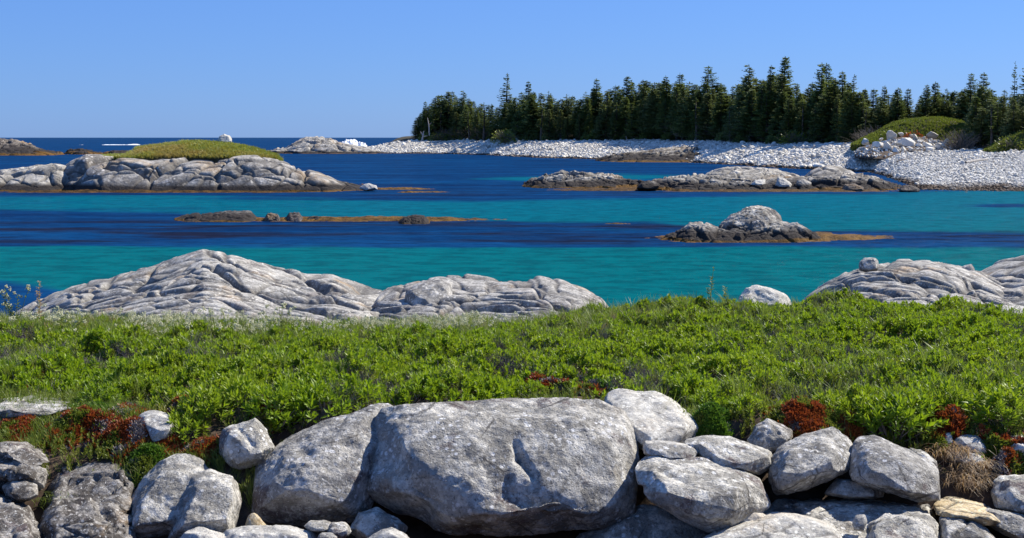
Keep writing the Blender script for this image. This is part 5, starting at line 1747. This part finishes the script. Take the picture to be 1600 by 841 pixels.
# ------------------------------------------------------------------ spruces
def spruce_kit(seed, wide=0.20, bare=0.08, ragged=0.3, sparse=0.0, ntuft=1.0, lean=0.0):
    """unit-height spruce: trunk, crown, dead lower twigs"""
    rs = np.random.RandomState(seed)
    ts = np.linspace(0, 1, 8)
    bend = [np.array([lean * t * t + 0.006 * math.sin(t * 5 + seed), 0.006 * math.cos(t * 4 + seed), t]) for t in ts]
    tr = tube(bend, [0.016 * (1 - t) ** 0.8 + 0.0012 for t in ts], 6)
    trunk = np_mesh("trunk", *merge([tr]), M['bark'])
    V, Fc, DV, DF = [], [], [], []
    z = bare
    az = rs.uniform(0, 6.28)
    side = rs.uniform(0, 6.28)
    while z < 0.985:
        t = (z - bare) / (1 - bare)
        Rr = wide * (1 - t) ** 0.72 * (0.55 + 0.45 * min(1, t * 5)) + 0.012
        nb = 7 if t < 0.7 else 5
        for b in range(nb):
            if rs.rand() < sparse: continue
            az = rs.uniform(0, 6.28)
            r = Rr * rs.uniform(1 - ragged, 1 + ragged * .7) * (1 + .18 * math.cos(az - side))
            up = -0.25 + 0.75 * t + rs.uniform(-.15, .15)
            c0 = np.array([lean * z * z, 0, z])
            dirn = np.array([math.cos(az), math.sin(az), up * .5])
            dead = (t < 0.34 and rs.rand() < 0.55 * (1 - t / .34))
            ns = max(2, int((3 + r * 26) * ntuft))
            sd = np.array([-math.sin(az), math.cos(az), 0])
            for s in range(ns):
                q = (s + 0.6) / ns
                p = c0 + dirn * r * q + np.array([0, 0, 0.22 * r * q * q - .10 * r * q])
                if dead and rs.rand() < .75:
                    for w in range(2):
                        e = p + (dirn * rs.uniform(.1, .5) + sd * rs.normal(0, .5) + np.array([0, 0, rs.normal(-.1, .3)])) * .05
                        k = len(DV); DV += [p, e, e + np.array([0, 0, .0022]), p + np.array([0, 0, .003])]; DF.append([k, k + 1, k + 2, k + 3])
                    continue
                wdt = (0.016 + 0.032 * (1 - q)) * (1 - .35 * t) * rs.uniform(.7, 1.3)
                for w in range(3):
                    sgn = (-1, 1, 0)[w]
                    tip = p + (dirn * rs.uniform(.5, 1.0) + sd * sgn * rs.uniform(.6, 1.1)) * wdt + np.array([0, 0, rs.normal(-.003, .006)])
                    nr = np.array([rs.normal(0, .5), rs.normal(0, .5), 1.0])
                    pe = np.cross(tip - p, nr); pe /= max(np.linalg.norm(pe), 1e-6)
                    k = len(V); ww = wdt * .30
                    V += [p - dirn * .004, p * .5 + tip * .5 + pe * ww, tip, p * .5 + tip * .5 - pe * ww + np.array([0, 0, -.004])]
                    Fc.append([k, k + 1, k + 2, k + 3])
        z += 0.021 * rs.uniform(.7, 1.3) * (1 + .6 * sparse)
    for i in range(14):                                # leader
        a = rs.uniform(0, 6.28); zz = rs.uniform(.95, 1.0)
        p = np.array([lean * zz * zz, 0, zz]); e = p + np.array([math.cos(a) * .012, math.sin(a) * .012, .015])
        k = len(V); V += [p, p + np.array([.004, 0, .004]), e, p + np.array([0, .004, .006])]; Fc.append([k, k + 1, k + 2, k + 3])
    crown = np_mesh("crown", np.array(V), np.array(Fc), M['needle'], False)
    dead = np_mesh("dead_twigs", np.array(DV), np.array(DF), M['deadneedle'], False) if DV else None
    return trunk, crown, dead


SPR = [spruce_kit(1, .17, .06, .30), spruce_kit(2, .20, .08, .35), spruce_kit(3, .15, .10, .35, .08), spruce_kit(4, .22, .05, .30), spruce_kit(5, .13, .12, .40, .12), spruce_kit(6, .18, .08, .45, .10),
       spruce_kit(7, .16, .15, .30), spruce_kit(8, .19, .10, .40, .05, lean=.04)]
SPARSE = [spruce_kit(9, .13, .35, .55, .45), spruce_kit(10, .10, .50, .6, .55), spruce_kit(12, .11, .25, .5, .35)]
DEADK = spruce_kit(11, .07, .35, .6, .75)


def spruce(kit, x, y, z, h, w, label, group=None, name="spruce_tree", rz=None):
    root = link(name, None, (x, y, z))
    root.scale = (h * w, h * w, h)
    root.rotation_euler = (RS.normal(0, .02), RS.normal(0, .02), RS.uniform(0, 6.28) if rz is None else rz)
    for nm, me in zip(("trunk", "crown", "dead_twigs"), kit):
        if me: link(nm, me, parent=root)
    tag(root, label, "tree", group)
    return root


SKY = np.array([(640, 192), (650, 176), (662, 160), (680, 148), (695, 142), (722, 142), (740, 150), (752, 152), (768, 160), (780, 150), (808, 140), (825, 134), (842, 142), (860, 138), (880, 142), (905, 135), (935, 128), (955, 132), (980, 122), (1010, 120),
                (1030, 122), (1062, 118), (1085, 124), (1110, 120), (1140, 124), (1170, 114), (1200, 112), (1225, 108), (1243, 128), (1258, 138), (1275, 116), (1300, 110), (1318, 124), (1345, 132), (1375, 140), (1400, 140), (1420, 150), (1428, 152),
                (1442, 136), (1465, 134), (1490, 132), (1505, 130), (1530, 122), (1548, 134), (1565, 140), (1600, 132), (1700, 125), (1900, 125)], float)


def land_z(px, y):
    T = np.interp(px, B_P, B_T); zt = np.interp(px, B_P, B_ZT)
    d = y - T
    return float(zt + np.interp(d, [-4, .5, 8, 25, 60, 100], [-.25, .1, .7, 1.2, 1.6, 1.2]))


def place_spruce(px, k, ytop, kit, w, label, group):
    T = float(np.interp(px, B_P, B_T))
    y = T + 3 + 6.5 * k + RS.uniform(-1.5, 1.5)
    if 1345 < px < 1520: y = max(y, 184 + 5 * k)
    z = land_z(px, y)
    x = (px - 800) / F * (y * CP + 2 * SP)
    top = float(at(px, ytop, y)[2])
    return spruce(kit, x, y, z - .1, max(top - z, 2.5), w * (1.45 if group is None else 1.0), label, group)


EMERGENT = [(791, 113, 11, .85, "tall sparse-topped spruce standing high above the left part of the wood"), (665, 158, 2, .9, "leaning spruce at the seaward left tip of the wood"), (826, 126, 4, .8, "thin spruce top just right of the tall sparse-topped one"),
            (935, 122, 2, .9, "pointed spruce breaking the skyline left of the wood's middle"), (980, 119, 1, 1.0, "dense round-topped spruce left of the middle of the wood"), (1105, 103, 5, 1.1, "layered spruce with a flat broad top in the middle of the wood"),
            (1168, 100, 5, .95, "ragged tall spruce left of the tallest one"), (1200, 101, 2, .8, "slender spruce between the ragged one and the tallest"), (1225, 87, 0, .95, "tallest pointed spruce right of the middle of the wood"),
            (1278, 97, 2, .85, "slim left spruce of the tall pair right of the gap"), (1289, 98, 0, .85, "fuller right spruce of the tall pair right of the gap"), (1316, 110, 4, .9, "spire-topped spruce right of the tall pair"), (1330, 116, 8, .8, "thin bare-limbed spruce right of the spire-topped one"),
            (1380, 133, 6, .8, "small spire above the wood left of the knoll"), (1400, 136, 0, 1.0, "neat conical spruce at the left of the dip in the skyline"), (1414, 137, 2, 1.0, "conical spruce at the right end of the dip in the skyline"),
            (1443, 131, 6, .95, "conical spruce behind the left side of the knoll"), (1457, 127, 0, .95, "pointed spruce behind the middle of the knoll"), (1515, 114, 5, .9, "jagged tall spruce right of the knoll"), (1533, 112, 2, .95, "tall spruce beside the jagged one right of the knoll"),
            (722, 141, 5, 1.0, "bushy spruce top on the left shoulder of the wood"), (700, 142, 0, 1.1, "bushy spruce left of its twin on the left shoulder of the wood"), (1040, 118, 6, .9, "narrow spruce top left of the flat broad-topped one"), (1062, 114, 3, .9, "feathery spruce top just left of the flat broad-topped one")]
KA = SPR + SPARSE
for (px, yt, ki, w, lab) in EMERGENT:
    k = RS.uniform(0.3, 1.6)
    kit = SPARSE[0] if ki == 11 else (SPARSE[2] if ki == 8 else SPR[ki])
    place_spruce(px, k, yt, kit, w, lab, None)
T0 = at(1590, 85, 152)
for px, yt, kit, lab in ((1591, 84, SPARSE[0], "tall gaunt spruce with a long bare trunk at the right edge"), (1577, 96, SPARSE[1], "nearly bare pole of a dead spruce left of the gaunt one")):
    z = land_z(px, 152.0)
    spruce(kit, (px - 800) / F * 152.5, 152.0, z, float(at(px, yt, 152.0)[2]) - z, .9 if px > 1580 else .55, lab)

GR = {0: ("dark green spruce in the front rank of the wood behind the far shore", "front rank spruces behind the far shore"),
      1: ("spruce in the second rank of the wood, its top mixed with its neighbours", "second rank spruces of the wood"),
      2: ("spruce top showing over the front ranks along the skyline of the wood", "spruce tops along the skyline of the wood"),
      3: ("spruce deep in the wood glimpsed between the nearer trees", "spruces deep in the wood")}
for k, (n, drop0, drop1, jit) in enumerate([(92, 14, 44, 5), (74, 4, 26, 5), (60, 0, 12, 4), (44, 2, 12, 5)]):
    for i in range(n):
        px = 655 + (1760 - 655) * (i + RS.uniform(0, 1)) / n
        if k == 0 and 1352 < px < 1515: continue
        if k >= 2 and px < 690: continue
        yt = float(np.interp(px, SKY[:, 0], SKY[:, 1])) + RS.uniform(drop0, drop1)
        if px < 700: yt += 6
        o = place_spruce(px, k, yt, SPARSE[int(RS.randint(0, 3))] if (k == 2 and RS.rand() < .3) else SPR[int(RS.randint(0, 8))], RS.uniform(1.25, 1.95), *GR[k])
        GIVEN.setdefault("t%d" % k, []).append((px, o))
MARKS = [(665, "the leaning seaward spruce"), (711, "the bushy twin spruces"), (752, "the grey twig tangle"), (791, "the tall sparse-topped spruce"), (830, "the thin top beside it"), (880, "the gap before the pointed spruce"), (935, "the pointed spruce"),
         (980, "the round-topped spruce"), (1040, "the narrow spruce top"), (1105, "the flat-topped layered spruce"), (1168, "the ragged tall spruce"), (1225, "the tallest spruce"), (1283, "the tall spruce pair"), (1330, "the bare-limbed spruce"),
         (1407, "the neat conical pair"), (1457, "the pointed spruce behind the knoll"), (1525, "the jagged tall spruce"), (1591, "the gaunt spruce at the edge"), (1660, "the frame's right edge"), (1740, "the wood's far right end")]
for k, d in enumerate(("front-rank spruce", "second-rank spruce", "skyline spruce behind the ranks", "spruce deep in the wood")):
    ranked("t%d" % k, d, MARKS)


for i in range(16):
    px = 648 + 3.4 * i + RS.uniform(-1, 1)
    yt = float(np.interp(px, SKY[:, 0], SKY[:, 1])) + RS.uniform(2, 14)
    o = place_spruce(px, RS.uniform(0, 2.5), yt, SPR[int(RS.randint(0, 8))], RS.uniform(1.5, 2.2), "spruce", "spruces of the wood's seaward tip")
    o["label"] = "%s spruce from the seaward left tip of the wood" % ORD[i]


for px, yt, lab in ((690, 172, "grey dead spruce near the seaward tip, left of the twin spruces"), (733, 168, "grey dead spruce behind the rooted driftwood log"), (757, 160, "grey dead spruce just left of the tall sparse-topped one"), (846, 163, "dead grey spruce between the thin top and the pointed spruce"),
                    (962, 160, "dead grey spruce left of the round-topped one"), (1088, 152, "dead grey spruce left of the flat-topped one"), (1140, 165, "low dead spruce between the flat-topped and ragged spruces"), (1252, 158, "dead grey spruce in the gap right of the tallest spruce"), (1352, 166, "dead grey spruce left of the knoll"), (1548, 160, "dead grey spruce left of the gaunt one at the right edge")):
    o = place_spruce(px, -0.35, yt, DEADK, 1.5, lab, None)


def deep_wood():
    n = 420
    P, S, I = [], [], []
    for i in range(n):
        px = 662 + (2050 - 662) * (i + RS.rand()) / n
        k = RS.choice([0.2, 1.0, 2.0, 3.0, 4.0])
        yt = float(np.interp(px, SKY[:, 0], SKY[:, 1])) + RS.uniform(10, 40)
        y = float(np.interp(px, B_P, B_T)) + 4 + 6.5 * k + RS.uniform(-2, 2)
        if 1345 < px < 1520: y = max(y, 186 + 5 * k)
        z = land_z(px, y)
        h = max(float(at(px, yt, y)[2]) - z, 2.0)
        w = RS.uniform(1.4, 2.3)
        P.append(((px - 800) / F * (y * CP + 2 * SP), y, z - .1)); S.append((h * w, h * w, h)); I.append(RS.randint(0, 8))
    R_ = np.stack([RS.normal(0, .02, n), RS.normal(0, .02, n), RS.uniform(0, 6.28, n)], -1)
    instancer("deep_wood", np.array(P), R_, np.array(S), np.array(I), [q[1] for q in SPR], "dense dark mass of spruces filling the wood behind its front trees")


deep_wood()


# undergrowth at the foot of the wood
def brush_kit(seed, mat, n=420, sz=.055, name="foliage"):
    rs = np.random.RandomState(seed)
    V, Fc = [], []
    for i in range(n):
        a = rs.uniform(0, 6.28); e = math.asin(rs.uniform(0, 1)); r = rs.uniform(.75, 1.05) * (1 + .25 * math.sin(a * 3 + seed))
        p = np.array([math.cos(a) * math.cos(e) * .55, math.sin(a) * math.cos(e) * .55, math.sin(e) * .8]) * r
        d = p / np.linalg.norm(p) + rs.normal(0, .5, 3); d /= np.linalg.norm(d)
        s = np.cross(d, rs.normal(0, 1, 3)); s /= np.linalg.norm(s)
        k = len(V); L = sz * rs.uniform(.8, 1.6)
        V += [p, p + d * L * .6 + s * L * .4, p + d * L * 1.3, p + d * L * .6 - s * L * .4]; Fc.append([k, k + 1, k + 2, k + 3])
    return np_mesh(name, np.array(V), np.array(Fc), mat, False)


def branch_kit(seed, n=60, mat=None):
    rs = np.random.RandomState(seed)
    P = []
    for i in range(n):
        a = rs.uniform(0, 6.28); sp = rs.uniform(.1, .6)
        p = np.zeros(3); d = np.array([math.cos(a) * sp, math.sin(a) * sp, 1.0]); pts = [p]
        for q in range(4):
            d = d + rs.normal(0, .35, 3); d /= np.linalg.norm(d); p = p + d * .24 * rs.uniform(.7, 1.2); pts.append(p)
        P.append(tube(pts, [.012, .010, .008, .006, .003], 3))
    return np_mesh("branches", *merge(P), mat or M['deadwood'], False)


BK = [brush_kit(i, M['needle'], 620, .07) for i in range(3)]
BG = [brush_kit(10 + i, M['leaf_dark'], 620, .07) for i in range(2)]
BR = [branch_kit(i, 110, M['deadneedle']) for i in range(3)]
for i in range(46):
    px = 665 + (1750 - 665) * (i + RS.uniform(0, 1)) / 46
    y = float(np.interp(px, B_P, B_T)) + RS.uniform(.5, 3)
    if 1350 < px < 1520: continue
    s = RS.uniform(1.6, 3.2)
    root = link("undergrowth_bush", None, ((px - 800) / F * y, y, land_z(px, y) - .1))
    root.scale = (s * 1.2, s, s * .8)
    root.rotation_euler = (0, 0, RS.uniform(0, 6.28))
    link("foliage", BK[i % 3], parent=root)
    tag(root, "dark low bush at the shaded foot of the spruce wood", "bush", "dark bushes along the foot of the spruce wood")
    GIVEN.setdefault("bush", []).append((px, root))
for (px, D, s, kind, lab) in [(686, 343, 3.4, 1, "bright green bush at the left tip of the wood"), (712, 343, 3.6, 1, "bright green bush under the grey branches left of centre in the wood"), (790, 300, 4.2, 1, "green grassy bush on the shore under the tall sparse spruce"),
                              (735, 338, 5.5, 2, "grey dead brush at the foot of the wood, left part"), (700, 344, 5, 2, "grey dead brush near the white snags at the wood's left tip"), (755, 330, 4.5, 2, "tangle of grey twigs right of the driftwood log"),
                              (1366, 172, 4.2, 2, "brown dead brush left of the boulder pile"), (1352, 176, 3.6, 2, "small dead brush in the shade left of the pile"), (1497, 152, 4.0, 2, "grey dead brush right of the boulder pile"), (1420, 163, 2.6, 3, "reddish brown bush behind the boulder pile"),
                              (1400, 166, 3.0, 1, "green bush at the left end of the knoll"), (1575, 141, 2.6, 1, "green bush by the top of the right-hand beach"), (1240, 200, 3.2, 1, "dull green bush low in the middle right of the wood")]:
    x = (px - 800) / F * D
    z = land_z(px, D) - .2
    if 1395 < px < 1430: z += .5
    root = link("dead_brush" if kind == 2 else "bush", None, (x, D, z))
    root.scale = (s * 1.2, s, s * .8)
    link("branches", BR[int(RS.randint(0, 3))], parent=root)
    if kind != 2:
        link("foliage", BG[int(RS.randint(0, 2))] if kind == 1 else brush_kit(33, M['redmat'], 500, .08), parent=root)
    tag(root, lab, "bush")


ranked("bush", "dark bush at the wood foot", MARKS)


# white snags and driftwood
def snag(pts, rad, label, branches=(), name="dead_tree", cat="dead tree"):
    """pts in (px, py, D)"""
    W = [at(a, b, D) for a, b, D in pts]
    c = W[0]
    root = link(name, None, tuple(c))
    link("trunk", np_mesh("trunk", *merge([tube([w - c for w in W], list(np.linspace(rad, rad * .35, len(W))), 7)]), M['deadwood']), parent=root)
    for br in branches:
        B = [at(a, b, D) - c for a, b, D in br]
        link("branch", np_mesh("branch", *merge([tube(B, list(np.linspace(rad * .5, rad * .2, len(B))), 5)]), M['deadwood']), parent=root)
    tag(root, label, cat)


snag([(659, 223, 343), (661, 212, 343), (662, 205, 343.5)], .35, "white weathered stump at the left tip of the wood", [[(661, 212, 343), (657, 206, 343)], [(661, 214, 343), (668, 212, 342)]])
snag([(671, 212, 344), (670, 196, 344), (668, 184, 344)], .22, "pale leaning snag just right of the white stump", [[(670, 196, 344), (674, 192, 344)]])
snag([(720, 218, 342), (727, 214, 342), (733, 211, 341)], .28, "driftwood log with roots on the shore at the left of the wood", [[(720, 218, 342), (714, 214, 342)]], "driftwood_log", "driftwood")
snag([(1010, 219, 262), (979, 219, 262), (978, 213, 262)], .16, "small grey stump at the edge of the shaded far shore", (), "driftwood_log", "driftwood")


def driftwood():
    A, B = at(1509, 256, 117.0), at(1543, 251, 120.5)
    A[2] += .12; B[2] += .12
    c = A
    root = link("driftwood_log", None, tuple(c))
    link("log", np_mesh("log", *merge([tube([A - c, (A + B) / 2 - c + np.array([0, 0, .04]), B - c], [.10, .13, .09], 8)]), M['deadwood']), parent=root)
    tag(root, "long straight driftwood log lying on the right-hand cobble beach", "driftwood")


driftwood()

# ------------------------------------------------------------------ breaking waves
for rid, lab in (([(110, 227.6), (124, 226.9), (140, 226.7), (152, 227.6)], "thin left piece of the broken surf line far out on the left"), ([(146, 227.4), (165, 226.2), (184, 226.0), (200, 226.6), (206, 227.4)], "longest piece of the broken surf line far out on the left"),
                 ([(196, 226.8), (206, 225.4), (214, 225.3), (220, 226.8)], "bright right end of the broken surf line far out on the left")):
    outcrop("sea_foam", lab, rid, 685, 705, 728, -.1, M['foam'], z1=-.1, nx=70, ny=24, p=1.6, crack=(6, 1, .04), jag=.22, seed=int(rid[0][0]), warp=.3, kind='stuff')
outcrop("sea_foam", "white spray of a wave breaking behind the pale headland", [(528, 226), (536, 222), (543, 219), (548, 217), (556, 219), (560, 222), (568, 223), (574, 227)], 350, 358, 366, -.1, M['foam'], z1=-.1, nx=80, ny=30, p=1.3, crack=(3, 1, .2), jag=1.2, seed=51, warp=.5, kind='stuff')
